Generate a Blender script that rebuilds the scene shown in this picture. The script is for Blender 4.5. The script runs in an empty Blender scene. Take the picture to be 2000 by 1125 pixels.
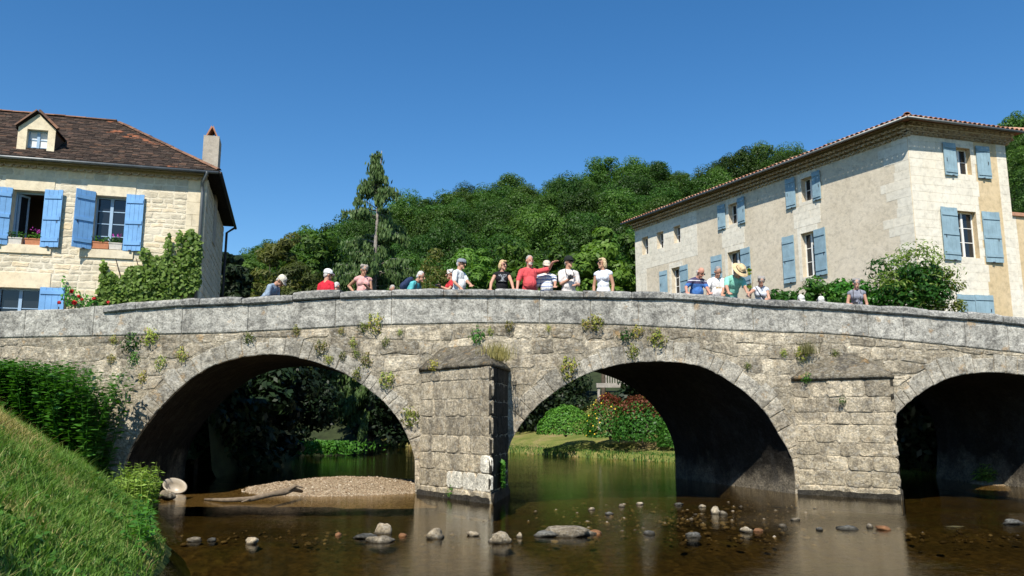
import bpy, bmesh, math, random
import numpy as np
from mathutils import Vector, Matrix, noise
R = math.radians
sc = bpy.context.scene
COL = sc.collection
# ------------------------------------------------------------------ camera, sky, sun, exposure
FPX, CAMH, PITCH = 1525.0, 1.76, R(9.2)
cam = bpy.data.cameras.new('camera'); cam.sensor_width = 36.0; cam.lens = 36.0*FPX/2000.0
cam.clip_end = 3000; cam.clip_start = 0.05
camo = bpy.data.objects.new('camera', cam); COL.objects.link(camo)
camo.location = (0, 0, CAMH); camo.rotation_euler = (R(90)+PITCH, 0, 0)
sc.camera = camo
SUN_AZ, SUN_EL = R(194), R(49)        # azimuth from +Y towards +X of the place the light comes from
world = bpy.data.worlds.new('World'); sc.world = world; world.use_nodes = True
wn = world.node_tree; wn.nodes.clear()
sky = wn.nodes.new('ShaderNodeTexSky'); sky.sky_type = 'NISHITA'; sky.sun_disc = False
sky.sun_elevation = SUN_EL; sky.sun_rotation = SUN_AZ
sky.air_density = 1.0; sky.dust_density = 0.15; sky.ozone_density = 3.5
bg = wn.nodes.new('ShaderNodeBackground'); bg.inputs[1].default_value = 0.112
wo = wn.nodes.new('ShaderNodeOutputWorld')
hs = wn.nodes.new('ShaderNodeHueSaturation'); hs.inputs['Saturation'].default_value = 1.28
wn.links.new(sky.outputs[0], hs.inputs['Color']); wn.links.new(hs.outputs[0], bg.inputs[0]); wn.links.new(bg.outputs[0], wo.inputs[0])
sl = bpy.data.lights.new('sun', 'SUN'); sl.energy = 5.0; sl.angle = R(0.5); sl.color = (1, .94, .83)
so = bpy.data.objects.new('sun', sl); COL.objects.link(so)
TOSUN = Vector((math.sin(SUN_AZ)*math.cos(SUN_EL), math.cos(SUN_AZ)*math.cos(SUN_EL), math.sin(SUN_EL)))
so.rotation_euler = TOSUN.to_track_quat('Z', 'Y').to_euler(); so.location = (-20, -30, 40)
sc.view_settings.view_transform = 'Standard'; sc.view_settings.look = 'None'
sc.view_settings.exposure = 0.40; sc.view_settings.gamma = 1.0
sc.cycles.max_bounces = 6; sc.cycles.transparent_max_bounces = 8; sc.cycles.caustics_reflective = False
sc.cycles.use_denoising = True

# ------------------------------------------------------------------ measuring helpers
CP, SP = math.cos(PITCH), math.sin(PITCH)
def ray(x, y):
    a = (x-1000)/FPX; b = -(y-562.5)/FPX
    return Vector((a, CP-b*SP, SP+b*CP))
def px(x, y, Y):
    d = ray(x, y); t = Y/d.y
    return Vector((d.x*t, Y, CAMH+d.z*t))
def pz(x, y, z=0.0):
    d = ray(x, y); t = (z-CAMH)/d.z
    return Vector((d.x*t, d.y*t, z))
def to_px(p):
    X, Y, Z = p[0], p[1], p[2]-CAMH
    f = Y*CP+Z*SP; u = -Y*SP+Z*CP
    return 1000+FPX*X/f, 562.5-FPX*u/f
def ss(t):
    t = min(1, max(0, t)); return t*t*(3-2*t)

# ------------------------------------------------------------------ building helpers
def mesh_np(name, V, F):
    """V (n,3), F (m,k) index array"""
    V = np.asarray(V, dtype=np.float32); F = np.asarray(F, dtype=np.int32)
    me = bpy.data.meshes.new(name); k = F.shape[1]
    me.vertices.add(len(V)); me.vertices.foreach_set('co', V.ravel())
    me.loops.add(F.size); me.loops.foreach_set('vertex_index', F.ravel())
    me.polygons.add(len(F)); me.polygons.foreach_set('loop_start', np.arange(0, F.size, k, dtype=np.int32))
    me.update(calc_edges=True); return me
def link(name, me, m=None, parent=None, **kw):
    o = bpy.data.objects.new(name, me); COL.objects.link(o)
    if m is not None and me is not None and not len(me.materials): me.materials.append(m)
    if parent: o.parent = parent
    for k, v in kw.items(): o[k] = v
    return o
def thing(name, label, cat, loc=(0, 0, 0), rz=0, group=None):
    o = bpy.data.objects.new(name, None); COL.objects.link(o); o.location = loc; o.rotation_euler = (0, 0, rz)
    o.empty_display_size = .2
    o['label'] = label; o['category'] = cat
    if group: o['group'] = group
    return o
def tag(o, label, cat, group=None):
    o['label'] = label; o['category'] = cat
    if group: o['group'] = group
    return o
def dup(root, loc, rz=0, s=1.0, label=None, group=None):
    r = root.copy(); COL.objects.link(r); r.location = loc; r.rotation_euler = (0, 0, rz)
    r.scale = (s, s, s) if not isinstance(s, tuple) else s
    if label: r['label'] = label
    if group: r['group'] = group
    for ch in list(root.children):
        c = ch.copy(); COL.objects.link(c); c.parent = r
    return r
class MB:
    def __init__(s): s.v = []; s.f = []
    def add(s, vs, fs):
        b = len(s.v); s.v += [tuple(v) for v in vs]; s.f += [tuple(i+b for i in f) for f in fs]
    def box(s, fr, a, b, c, d, e, g):      # frame box s0 s1 z0 z1 w0 w1
        p = [fr(x, z, w) for w in (e, g) for z in (c, d) for x in (a, b)]
        s.add(p, [(0, 1, 3, 2), (4, 6, 7, 5), (0, 4, 5, 1), (2, 3, 7, 6), (0, 2, 6, 4), (1, 5, 7, 3)])
    def quad(s, a, b, c, d): s.add([a, b, c, d], [(0, 1, 2, 3)])
    def tube(s, path, rad, n=8, cap=True):
        path = [Vector(p) for p in path]; rings = []
        if not hasattr(rad, '__len__'): rad = [rad]*len(path)
        prev = None
        for i, p in enumerate(path):
            t = (path[min(i+1, len(path)-1)]-path[max(i-1, 0)]).normalized()
            if prev is None:
                prev = t.orthogonal().normalized()
            x = (prev-t*prev.dot(t)).normalized(); prev = x; y = t.cross(x)
            rings.append([p+(x*math.cos(2*math.pi*k/n)+y*math.sin(2*math.pi*k/n))*rad[i] for k in range(n)])
        vs = [v for r in rings for v in r]; fs = []
        for i in range(len(rings)-1):
            for k in range(n):
                a = i*n+k; b = i*n+(k+1) % n; fs.append((a, b, b+n, a+n))
        if cap: fs += [tuple(range(n))[::-1], tuple(range((len(rings)-1)*n, len(rings)*n))]
        s.add(vs, fs)
    def ell(s, c, r, M=None, nu=12, nv=8):
        c = Vector(c); M = M or Matrix.Identity(3); vs = []; fs = []
        vs.append(c+M@Vector((0, 0, r[2])))
        for j in range(1, nv):
            th = math.pi*j/nv
            for i in range(nu):
                ph = 2*math.pi*i/nu
                vs.append(c+M@Vector((r[0]*math.sin(th)*math.cos(ph), r[1]*math.sin(th)*math.sin(ph), r[2]*math.cos(th))))
        vs.append(c+M@Vector((0, 0, -r[2]))); L = len(vs)-1
        for i in range(nu): fs.append((0, 1+i, 1+(i+1) % nu)); fs.append((L, L-nu+(i+1) % nu, L-nu+i))
        for j in range(nv-2):
            for i in range(nu):
                a = 1+j*nu+i; b = 1+j*nu+(i+1) % nu; fs.append((a, a+nu, b+nu, b))
        s.add(vs, fs)
    def cap(s, a, b, ra, rb, n=10):        # tapered capsule
        a = Vector(a); b = Vector(b); d = (b-a); L = d.length
        if L < 1e-6: return
        t = d/L
        P = [a-t*ra*.98, a-t*ra*.7, a, a.lerp(b, .5), b, b+t*rb*.7, b+t*rb*.98]
        s.tube(P, [ra*.2, ra*.71, ra, (ra+rb)/2, rb, rb*.71, rb*.2], n)
    def mesh(s, name): 
        me = bpy.data.meshes.new(name); me.from_pydata(s.v, [], s.f); me.update(); return me
    def build(s, name, m=None, parent=None, smooth=False, fix=True, **kw):
        me = s.mesh(name)
        if fix:
            bm = bmesh.new(); bm.from_mesh(me); bmesh.ops.recalc_face_normals(bm, faces=bm.faces); bm.to_mesh(me); bm.free()
        if smooth: me.polygons.foreach_set('use_smooth', [True]*len(me.polygons))
        return link(name, me, m, parent, **kw)
def wframe(x, z, w): return Vector((x, z, w))

# ------------------------------------------------------------------ materials
class NT:
    def __init__(s, name):
        s.m = bpy.data.materials.new(name); s.m.use_nodes = True; s.t = s.m.node_tree; s.t.nodes.clear()
        s.out = s.t.nodes.new('ShaderNodeOutputMaterial')
    def n(s, ty, **kw):
        nd = s.t.nodes.new('ShaderNode'+ty)
        for k, v in kw.items():
            if k.startswith('i_'):
                key = k[2:]; key = int(key) if key.isdigit() else key.replace('_', ' ')
                s.set(nd.inputs[key], v)
            else: setattr(nd, k, v)
        return nd
    def set(s, inp, v):
        if isinstance(v, bpy.types.NodeSocket): s.t.links.new(v, inp)
        elif isinstance(v, tuple) and len(v) == 3 and inp.type == 'RGBA': inp.default_value = (*v, 1)
        else: inp.default_value = v
    def pos(s, sx=1, sy=1, sz=1, kind='world'):
        if kind == 'world': o = s.n('NewGeometry').outputs['Position']
        else: o = s.n('TexCoord').outputs['Object']
        if (sx, sy, sz) == (1, 1, 1): return o
        return s.n('VectorMath', operation='MULTIPLY', i_0=o, i_1=(sx, sy, sz)).outputs[0]
    def noise(s, vec, scale, detail=4, rough=.6):
        return s.n('TexNoise', i_Vector=vec, i_Scale=scale, i_Detail=detail, i_Roughness=rough).outputs[0]
    def ramp(s, f, *stops):
        r = s.n('ValToRGB', i_0=f); e = r.color_ramp.elements
        while len(e) < len(stops): e.new(.5)
        for el, (p, c) in zip(e, stops):
            el.position = p; el.color = (*c, 1) if isinstance(c, tuple) else (c, c, c, 1)
        return r.outputs[0]
    def mix(s, f, a, b, mode='MIX'):
        m = s.n('Mix', data_type='RGBA', blend_type=mode); 
        s.set(m.inputs[0], f); s.set(m.inputs[6], a); s.set(m.inputs[7], b); return m.outputs[2]
    def math(s, op, a, b=0.0):
        return s.n('Math', operation=op, i_0=a, i_1=b).outputs[0]
    def bump(s, h, strength=.5, dist=.02, normal=None):
        b = s.n('Bump', i_Height=h, i_Strength=strength, i_Distance=dist)
        if normal: s.set(b.inputs['Normal'], normal)
        return b.outputs[0]
    def principled(s, color, rough=.8, normal=None, spec=.3, **kw):
        p = s.n('BsdfPrincipled'); s.set(p.inputs['Base Color'], color); s.set(p.inputs['Roughness'], rough)
        p.inputs['Specular IOR Level'].default_value = spec
        if normal: s.set(p.inputs['Normal'], normal)
        for k, v in kw.items(): s.set(p.inputs[k.replace('_', ' ')], v)
        s.t.links.new(p.outputs[0], s.out.inputs[0]); return s.m

def plain(name, c, rough=.7, var=.12, scale=8, bump=.15, spec=.3, kind='world', metallic=0.0):
    t = NT(name); p = t.pos(kind=kind); n1 = t.noise(p, scale, 5)
    lo = tuple(x*(1-var*2) for x in c); hi = tuple(min(1, x*(1+var)) for x in c)
    col = t.ramp(n1, (.25, lo), (.75, hi))
    return t.principled(col, rough, t.bump(t.noise(p, scale*5, 4), bump, .01), spec, Metallic=metallic)

def stone_mat(name, base, alt, lichen=.5, dark=.5, rand=.35, streak=.5, bump=.7, low=None, zr=(0, 3), orange=.25, wet=False):
    t = NT(name); p = t.pos()
    big = t.noise(p, .9, 5, .65); mid = t.noise(p, 5.0, 8, .72); fine = t.noise(p, 26, 5, .7)
    col = t.ramp(big, (.40, base), (.60, alt))
    if low is not None:
        z = t.n('SeparateXYZ', i_0=p).outputs[2]
        zz = t.math('ADD', z, t.math('MULTIPLY', t.math('SUBTRACT', big, .5), 2.2))
        f = t.n('MapRange', i_0=zz, i_1=zr[0], i_2=zr[1], i_3=1.0, i_4=0.0).outputs[0]
        col = t.mix(f, col, low)
    rnd = t.n('ObjectInfo').outputs['Random']
    v = t.n('MapRange', i_0=rnd, i_1=0., i_2=1., i_3=1-rand, i_4=1+rand).outputs[0]
    col = t.mix(1.0, col, t.n('CombineXYZ', i_0=v, i_1=v, i_2=t.math('MULTIPLY', v, .97)).outputs[0], 'MULTIPLY')
    # broad mottling
    col = t.mix(1.0, col, t.ramp(mid, (.37, .6), (.5, 1.0), (.63, 1.32)), 'MULTIPLY')
    col = t.mix(1.0, col, t.ramp(fine, (.37, .6), (.5, 1.0), (.63, 1.4)), 'MULTIPLY')
    # dark run-off streaks and black crust
    stv = t.noise(t.pos(1.5, 1.5, .22), 1.6, 6, .6)
    col = t.mix(t.math('MULTIPLY', t.ramp(stv, (.52, 0.0), (.68, 1.0)), streak), col, (.055, .052, .048))
    crust = t.noise(p, 2.6, 9, .75)
    col = t.mix(t.math('MULTIPLY', t.ramp(crust, (.53, 0.0), (.60, 1.0)), dark), col, (.06, .056, .05))
    # pale lichen spots
    lic = t.noise(t.pos(1, 1, 1.1), 11, 7, .7)
    col = t.mix(t.math('MULTIPLY', t.ramp(lic, (.535, 0.0), (.585, 1.0)), lichen), col, (.52, .50, .44))
    org = t.noise(t.n('VectorMath', operation='ADD', i_0=p, i_1=(7.3, 1.1, 4.)).outputs[0], 3.1, 6, .7)
    col = t.mix(t.math('MULTIPLY', t.ramp(org, (.60, 0.0), (.66, 1.0)), orange), col, (.48, .26, .06))
    if wet:
        zw = t.n('SeparateXYZ', i_0=p).outputs[2]; col = t.mix(t.n('MapRange', i_0=t.math('ADD', zw, t.math('MULTIPLY', mid, .06)), i_1=.045, i_2=.075, i_3=.8, i_4=0.0).outputs[0], col, (.022, .019, .013))
    h = t.math('ADD', t.math('MULTIPLY', mid, 1.3), t.math('MULTIPLY', fine, .45))
    return t.principled(col, .92, t.bump(h, bump, .05), .15)

M = {}
M['parapet'] = stone_mat('parapet_stone', (.31, .30, .275), (.41, .395, .36), .5, .45, .10, .35, .6, orange=.35)
M['coping'] = stone_mat('coping_stone', (.20, .20, .195), (.29, .285, .27), .45, .45, .16, .1, .7, orange=.15)
M['spandrel'] = stone_mat('spandrel_stone', (.305, .26, .195), (.42, .365, .28), .34, .38, .42, .28, .8, low=(.38, .315, .225), zr=(.4, 2.6), orange=.35)
M['mortar'] = stone_mat('old_mortar', (.305, .265, .20), (.415, .36, .275), .34, .38, .0, .28, .9, low=(.37, .31, .225), zr=(.4, 2.6), orange=.15)
M['voussoir'] = stone_mat('voussoir_stone', (.30, .275, .23), (.39, .36, .305), .38, .42, .2, .25, .7, low=(.37, .31, .225), zr=(.9, 2.3), orange=.3)
M['pier'] = stone_mat('pier_stone', (.32, .27, .20), (.42, .36, .27), .3, .36, .24, .5, .8, low=(.41, .345, .245), zr=(.3, 2.4), orange=.15)
M['white_block'] = stone_mat('white_block_stone', (.62, .58, .49), (.68, .64, .55), .2, .12, .05, .1, .5, orange=.4)
M['barrel'] = stone_mat('shaded_vault_stone', (.016, .014, .012), (.030, .026, .021), .02, .5, 0, .4, .9, low=(.17, .145, .11), zr=(.15, .6), orange=0)  # vault shade put into the colour, paler low band for the sunlit foot
M['wet'] = stone_mat('wet_shaded_stone', (.035, .032, .026), (.06, .052, .04), .0, .5, 0, .5, .7, orange=0)  # tide marks, and the shade painted on the cutwaters' right faces
M['cap_slab'] = stone_mat('cap_slab_stone', (.11, .095, .07), (.19, .165, .125), .25, .7, .2, .2, 1.0, orange=.3)
M['river_stone'] = stone_mat('river_stone', (.15, .125, .09), (.23, .195, .145), .2, .4, .4, .0, .6, orange=.1, wet=True)
M['pale_stone'] = stone_mat('pale_river_stone', (.26, .21, .145), (.36, .30, .215), .25, .35, .3, .0, .7, orange=.2, wet=True)
M['rust_stone'] = plain('rust_coloured_stone', (.20, .095, .04), .7, .3, 14, .4)
M['dark_stone'] = stone_mat('dark_river_stone', (.07, .07, .065), (.13, .125, .11), .12, .3, .3, .0, .6, orange=0, wet=True)

def house_stone(name, base, alt, rand=.16, sc_=3.0, bump=.6, tint=(.62, .42, .2)):
    t = NT(name); p = t.pos(); big = t.noise(p, .8, 5); mid = t.noise(p, 6, 7, .7); fine = t.noise(p, 40, 4)
    col = t.ramp(big, (.35, base), (.65, alt))
    rnd = t.n('ObjectInfo').outputs['Random']
    col = t.mix(t.math('MULTIPLY', t.ramp(rnd, (.72, 0.0), (1.0, 1.0)), .35), col, tint)
    v = t.n('MapRange', i_0=rnd, i_1=0., i_2=1., i_3=1-rand, i_4=1+rand*.6).outputs[0]
    col = t.mix(1.0, col, t.n('CombineXYZ', i_0=v, i_1=v, i_2=v).outputs[0], 'MULTIPLY')
    col = t.mix(1.0, col, t.ramp(mid, (.3, .74), (.5, 1.0), (.7, 1.12)), 'MULTIPLY')
    return t.principled(col, .92, t.bump(t.math('ADD', mid, t.math('MULTIPLY', fine, .4)), bump, .03), .15)
M['cream_stone'] = house_stone('cream_rubble_stone', (.60, .52, .38), (.70, .63, .49), .2)
M['cream_mortar'] = house_stone('cream_mortar', (.66, .59, .45), (.72, .65, .52), 0)
M['cream_ashlar'] = house_stone('cream_ashlar', (.68, .58, .41), (.74, .66, .50), .08, bump=.25)
M['white_ashlar'] = house_stone('white_ashlar', (.70, .645, .53), (.76, .71, .60), .06, bump=.15, tint=(.64, .57, .45))
M['plaster'] = house_stone('tan_roughcast', (.60, .52, .395), (.66, .58, .455), 0, bump=.45)
M['plaster_ochre'] = house_stone('ochre_render', (.57, .44, .26), (.63, .50, .32), 0, bump=.4)
M['shutter_blue'] = plain('blue_shutter_paint', (.165, .37, .67), .6, .13, 3.5, .2, .4)
M['shutter_grey'] = plain('grey_blue_shutter_paint', (.27, .395, .46), .65, .13, 3.5, .2, .35)
M['frame_blue'] = plain('pale_blue_frame_paint', (.30, .43, .58), .5, .06, 6, .05, .4)
M['frame_white'] = plain('white_frame_paint', (.78, .77, .73), .5, .05, 6, .05, .4)
M['iron'] = plain('dark_iron', (.03, .03, .035), .5, .2, 12, .1)
M['zinc'] = plain('zinc', (.16, .17, .17), .45, .15, 5, .05, .5, metallic=.5)
M['room'] = plain('dim_room_wall', (.22, .17, .12), .9, .1, 2, .1)
M['curtain'] = plain('white_curtain', (.75, .75, .74), .9, .08, 9, .2)
def glass_mat():
    t = NT('window_glass'); n = t.noise(t.pos(), 1.3, 2)
    return t.principled((.015, .018, .022), .04, t.bump(n, .08, .05), .6)
M['glass'] = glass_mat()
def roof_mat():
    t = NT('old_flat_tile'); p = t.pos(); rnd = t.n('NewGeometry').outputs['Random Per Island']
    o = t.n('ObjectInfo').outputs['Random']
    r = t.math('FRACT', t.math('ADD', rnd, o))
    col = t.ramp(r, (0, (.028, .021, .018)), (.5, (.05, .036, .028)), (.9, (.085, .056, .042)), (1, (.14, .08, .052)))
    big = t.noise(p, .75, 4, .6)
    orange = t.math('MULTIPLY', t.ramp(big, (.62, 0.0), (.68, 1.0)), t.ramp(r, (.25, 0.0), (.6, 1.0)))
    col = t.mix(orange, col, (.34, .13, .065))
    moss = t.noise(p, 7, 6, .7); col = t.mix(t.math('MULTIPLY', t.ramp(moss, (.56, 0.0), (.68, 1.0)), .6), col, (.16, .135, .10))
    return t.principled(col, .9, t.bump(t.noise(p, 30, 4), .6, .02), .15)
M['flat_tile'] = roof_mat()
def canal_mat(name, a, b, c):
    t = NT(name); p = t.pos(); o = t.n('ObjectInfo').outputs['Random']
    r = t.math('FRACT', t.math('ADD', o, t.n('NewGeometry').outputs['Random Per Island']))
    col = t.ramp(r, (0, a), (.5, b), (1, c))
    n = t.noise(p, 9, 6, .7)
    col = t.mix(t.math('MULTIPLY', t.ramp(n, (.52, 0.0), (.66, 1.0)), .6), col, (.16, .13, .10))
    return t.principled(col, .88, t.bump(n, .4, .02), .2)
M['canal_tile'] = canal_mat('canal_tile', (.30, .14, .085), (.43, .20, .12), (.50, .30, .20))
M['genoise'] = canal_mat('cornice_tile', (.42, .31, .20), (.52, .42, .29), (.58, .48, .35))
M['terracotta'] = plain('terracotta', (.50, .20, .10), .8, .1, 12, .2)
M['pot_white'] = plain('white_pot', (.60, .56, .50), .7, .1, 12, .2)
M['chimney'] = house_stone('chimney_render', (.36, .315, .255), (.46, .41, .34), 0, bump=.5)

def leaf_mat(name, dark, light, trans=.35, dead=None, rough=.5):
    t = NT(name); g = t.n('NewGeometry'); o = t.n('ObjectInfo').outputs['Random']
    isl = g.outputs['Random Per Island']
    col = t.ramp(isl, (0, dark), (1, light)) if dead is None else t.ramp(isl, (0, dark), (.8, light), (.93, dead))
    v = t.n('MapRange', i_0=o, i_1=0., i_2=1., i_3=.52, i_4=1.55).outputs[0]
    v2 = t.n('MapRange', i_0=t.math('FRACT', t.math('MULTIPLY', o, 7.77)), i_1=0., i_2=1., i_3=.82, i_4=1.14).outputs[0]
    col = t.mix(1.0, col, t.n('CombineXYZ', i_0=t.math('MULTIPLY', v, v2), i_1=v, i_2=v).outputs[0], 'MULTIPLY')
    p = t.n('BsdfPrincipled'); t.set(p.inputs['Base Color'], col); p.inputs['Roughness'].default_value = rough
    p.inputs['Specular IOR Level'].default_value = .25
    tr = t.n('BsdfTranslucent'); t.set(tr.inputs[0], t.mix(1.0, col, (1.2, 1.35, .5), 'MULTIPLY'))
    mx = t.n('MixShader'); mx.inputs[0].default_value = trans
    t.t.links.new(p.outputs[0], mx.inputs[1]); t.t.links.new(tr.outputs[0], mx.inputs[2]); t.t.links.new(mx.outputs[0], t.out.inputs[0])
    return t.m
M['leaf_wood'] = leaf_mat('oak_leaf', (.026, .064, .010), (.074, .146, .024))
M['leaf_bright'] = leaf_mat('maple_leaf', (.045, .105, .014), (.10, .19, .03))
M['leaf_lime'] = leaf_mat('willow_leaf', (.075, .10, .024), (.16, .185, .05))
M['leaf_dark'] = leaf_mat('dark_leaf', (.007, .016, .006), (.018, .034, .011), .12)  # near-black leaf: shade behind the arches put into the colour
M['leaf_conifer'] = leaf_mat('conifer_spray', (.030, .062, .018), (.085, .14, .045), .25)
M['leaf_hedge'] = leaf_mat('glossy_leaf', (.022, .078, .010), (.07, .19, .026), .3, rough=.4)
M['leaf_ivy'] = leaf_mat('creeper_leaf', (.11, .165, .025), (.30, .38, .08), .35)
M['leaf_fern'] = leaf_mat('wall_fern', (.16, .19, .03), (.34, .34, .07), .3, (.32, .22, .09))
M['leaf_green'] = leaf_mat('green_herb', (.03, .10, .012), (.10, .24, .03), .3)
M['leaf_red'] = leaf_mat('red_shoot', (.16, .035, .02), (.30, .09, .04), .25)
M['grass'] = leaf_mat('grass_blade', (.050, .116, .016), (.135, .245, .042), .35, (.22, .24, .08))
M['dry_grass'] = leaf_mat('dry_grass_blade', (.20, .17, .06), (.36, .31, .13), .3)
M['petal_red'] = plain('red_petal', (.55, .02, .02), .6, .1, 30, 0)
M['petal_pink'] = plain('magenta_petal', (.50, .06, .40), .6, .2, 30, 0)
M['petal_yellow'] = plain('yellow_petal', (.75, .50, .03), .6, .1, 30, 0)
M['bark'] = plain('bark', (.12, .095, .07), .95, .3, 8, .8)
M['bark_grey'] = plain('grey_bark', (.28, .255, .225), .95, .25, 8, .6)
M['driftwood'] = plain('driftwood', (.22, .165, .11), .9, .3, 7, .7)
M['old_wood'] = plain('weathered_wood', (.36, .33, .29), .9, .2, 8, .5)

def ground_mat():
    t = NT('grassy_ground'); p = t.pos(); n = t.noise(p, .9, 6, .65); f = t.noise(p, 14, 5, .7)
    col = t.ramp(n, (.34, (.05, .085, .018)), (.54, (.10, .125, .032)), (.68, (.21, .17, .075)))
    col = t.mix(1.0, col, t.ramp(f, (.3, .55), (.7, 1.35)), 'MULTIPLY')
    return t.principled(col, .95, t.bump(f, .8, .04), .1)
M['ground'] = ground_mat()
def lawn_mat():
    t = NT('mown_lawn'); p = t.pos(); n = t.noise(p, .7, 6, .65); f = t.noise(p, 22, 5, .7)
    col = t.ramp(n, (.36, (.12, .155, .035)), (.52, (.20, .20, .06)), (.64, (.30, .23, .11)))
    col = t.mix(1.0, col, t.ramp(f, (.3, .6), (.7, 1.3)), 'MULTIPLY')
    return t.principled(col, .95, t.bump(f, .8, .04), .1)
M['lawn'] = lawn_mat()
M['wood_floor'] = plain('woodland_floor', (.030, .042, .014), .95, .3, 2, .5)
def bed_mat():
    t = NT('river_bed'); p = t.pos(); v = t.n('TexVoronoi', i_Vector=p, i_Scale=9.); n = t.noise(p, .55, 5); f = t.noise(p, 12, 5)
    col = t.ramp(n, (.35, (.044, .036, .015)), (.5, (.070, .052, .021)), (.66, (.055, .058, .018)))
    col = t.mix(1.0, col, t.ramp(f, (.3, .5), (.7, 1.5)), 'MULTIPLY')
    col = t.mix(1.0, col, t.ramp(v.outputs['Color'], (0, .6), (1, 1.35)), 'MULTIPLY')
    return t.principled(col, .8, t.bump(v.outputs['Distance'], .5, .04), .2)
M['bed'] = bed_mat()
def gravel_mat():
    t = NT('gravel'); p = t.pos(); v = t.n('TexVoronoi', i_Vector=p, i_Scale=26.); f = t.noise(p, 3, 5)
    col = t.ramp(v.outputs['Color'], (0, (.24, .17, .10)), (.5, (.37, .28, .18)), (1, (.50, .41, .29)))
    col = t.mix(1.0, col, t.ramp(f, (.3, .75), (.7, 1.12)), 'MULTIPLY')
    return t.principled(col, .95, t.bump(v.outputs['Distance'], .9, .05), .1)
M['gravel'] = gravel_mat()
def pebble_mat(c=((.13, .09, .05), (.29, .21, .135), (.40, .31, .21), (.52, .45, .35))):
    t = NT('pebble'); r = t.n('NewGeometry').outputs['Random Per Island']
    col = t.ramp(r, (0, c[0]), (.5, c[1]), (.85, c[2]), (1, c[3]))
    return t.principled(col, .85, None, .2)
M['pebble'] = pebble_mat()
def water_mat():
    t = NT('river_water'); p = t.pos()
    a = t.noise(t.pos(1.0, 2.2, 1), 3.2, 3, .5); b = t.noise(t.pos(1.0, 2.6, 1), 11., 3, .55); c = t.noise(p, .5, 3)
    sx = t.n('SeparateXYZ', i_0=p)
    rx_ = t.n('MapRange', i_0=sx.outputs[0], i_1=2.5, i_2=7., i_3=0.0, i_4=1.0).outputs[0]
    ry_ = t.n('MapRange', i_0=t.math('ABSOLUTE', t.math('SUBTRACT', sx.outputs[1], 13.4)), i_1=.2, i_2=1.3, i_3=1.0, i_4=0.0).outputs[0]
    amp = t.math('ADD', t.ramp(c, (.35, .45), (.65, 1.1)), t.math('MULTIPLY', t.math('MULTIPLY', rx_, ry_), 5.0))
    h = t.math('MULTIPLY', t.math('ADD', t.math('MULTIPLY', a, .6), t.math('MULTIPLY', b, .6)), amp)
    d3 = t.noise(t.pos(1.0, 3.5, 1), 26., 2, .5)
    h = t.math('ADD', h, t.math('MULTIPLY', d3, .12)); nrm = t.bump(h, .13, .03)
    fr = t.n('Fresnel', i_IOR=1.33, i_Normal=nrm).outputs[0]
    gl = t.n('BsdfGlossy', i_Roughness=.03, i_Normal=nrm, i_Color=(.95, .93, .88))
    tr = t.n('BsdfTransparent', i_Color=(.66, .57, .36))
    mx = t.n('MixShader', i_0=fr); t.t.links.new(tr.outputs[0], mx.inputs[1]); t.t.links.new(gl.outputs[0], mx.inputs[2])
    t.t.links.new(mx.outputs[0], t.out.inputs[0]); return t.m
M['water'] = water_mat()
M['asphalt'] = plain('road_asphalt', (.06, .06, .058), .95, .2, 10, .5)

# ------------------------------------------------------------------ foliage helpers
def rs(seed): return np.random.RandomState(seed)
def leaf_quads(C, Nn, size, aspect, g):
    n = len(C); Nn = Nn/np.maximum(1e-6, np.linalg.norm(Nn, axis=1, keepdims=True))
    t = g.normal(size=(n, 3)); t -= Nn*np.sum(t*Nn, axis=1, keepdims=True); t /= np.linalg.norm(t, axis=1, keepdims=True)
    b = np.cross(Nn, t); s = np.asarray(size).reshape(-1, 1)*np.ones((n, 1))
    V = np.stack([C-t*s, C-b*s*aspect+t*s*.1, C+t*s, C+b*s*aspect+t*s*.1], axis=1)
    V[:, 1] += Nn*s*.18; V[:, 3] += Nn*s*.18
    return V.reshape(-1, 3)
def quad_faces(n): return np.arange(n*4).reshape(-1, 4)
def leaf_mesh(name, C, Nn, size, aspect, g):
    V = leaf_quads(C, Nn, size, aspect, g); return mesh_np(name, V, quad_faces(len(C)))
def sphere_pts(n, g):
    v = g.normal(size=(n, 3)); return v/np.linalg.norm(v, axis=1, keepdims=True)
def clump_crown(g, rx, rz, cz, nclump, nleaf, lsize, clr=.32, low=-.8, aspect=.55, shape=None):
    """crown made of leafy clumps on and in an ellipsoid; returns C, N"""
    d = sphere_pts(nclump*3, g); d = d[d[:, 2] > low][:nclump]; k = len(d)
    rad = np.where(g.rand(k) < .72, .72+.3*g.rand(k), .25+.5*g.rand(k)).reshape(-1, 1)
    cen = d*rad*np.array([rx, rx, rz])
    if shape is not None: cen = shape(cen, rx, rz)
    cr = clr*rx*(.6+.8*g.rand(k, 1))
    C = []; Nn = []
    per = nleaf//k
    for i in range(k):
        s = sphere_pts(per, g); r = (.55+.5*g.rand(per, 1)**.5)
        q = s*r*cr[i]*np.array([1.1, 1.1, .72])
        C.append(cen[i]+q); Nn.append(s*np.array([.9, .9, 1.0])+np.array([0, 0, .3])+g.normal(size=(per, 3))*.26)
    C = np.concatenate(C)+np.array([0, 0, cz]); return C, np.concatenate(Nn)
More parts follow.
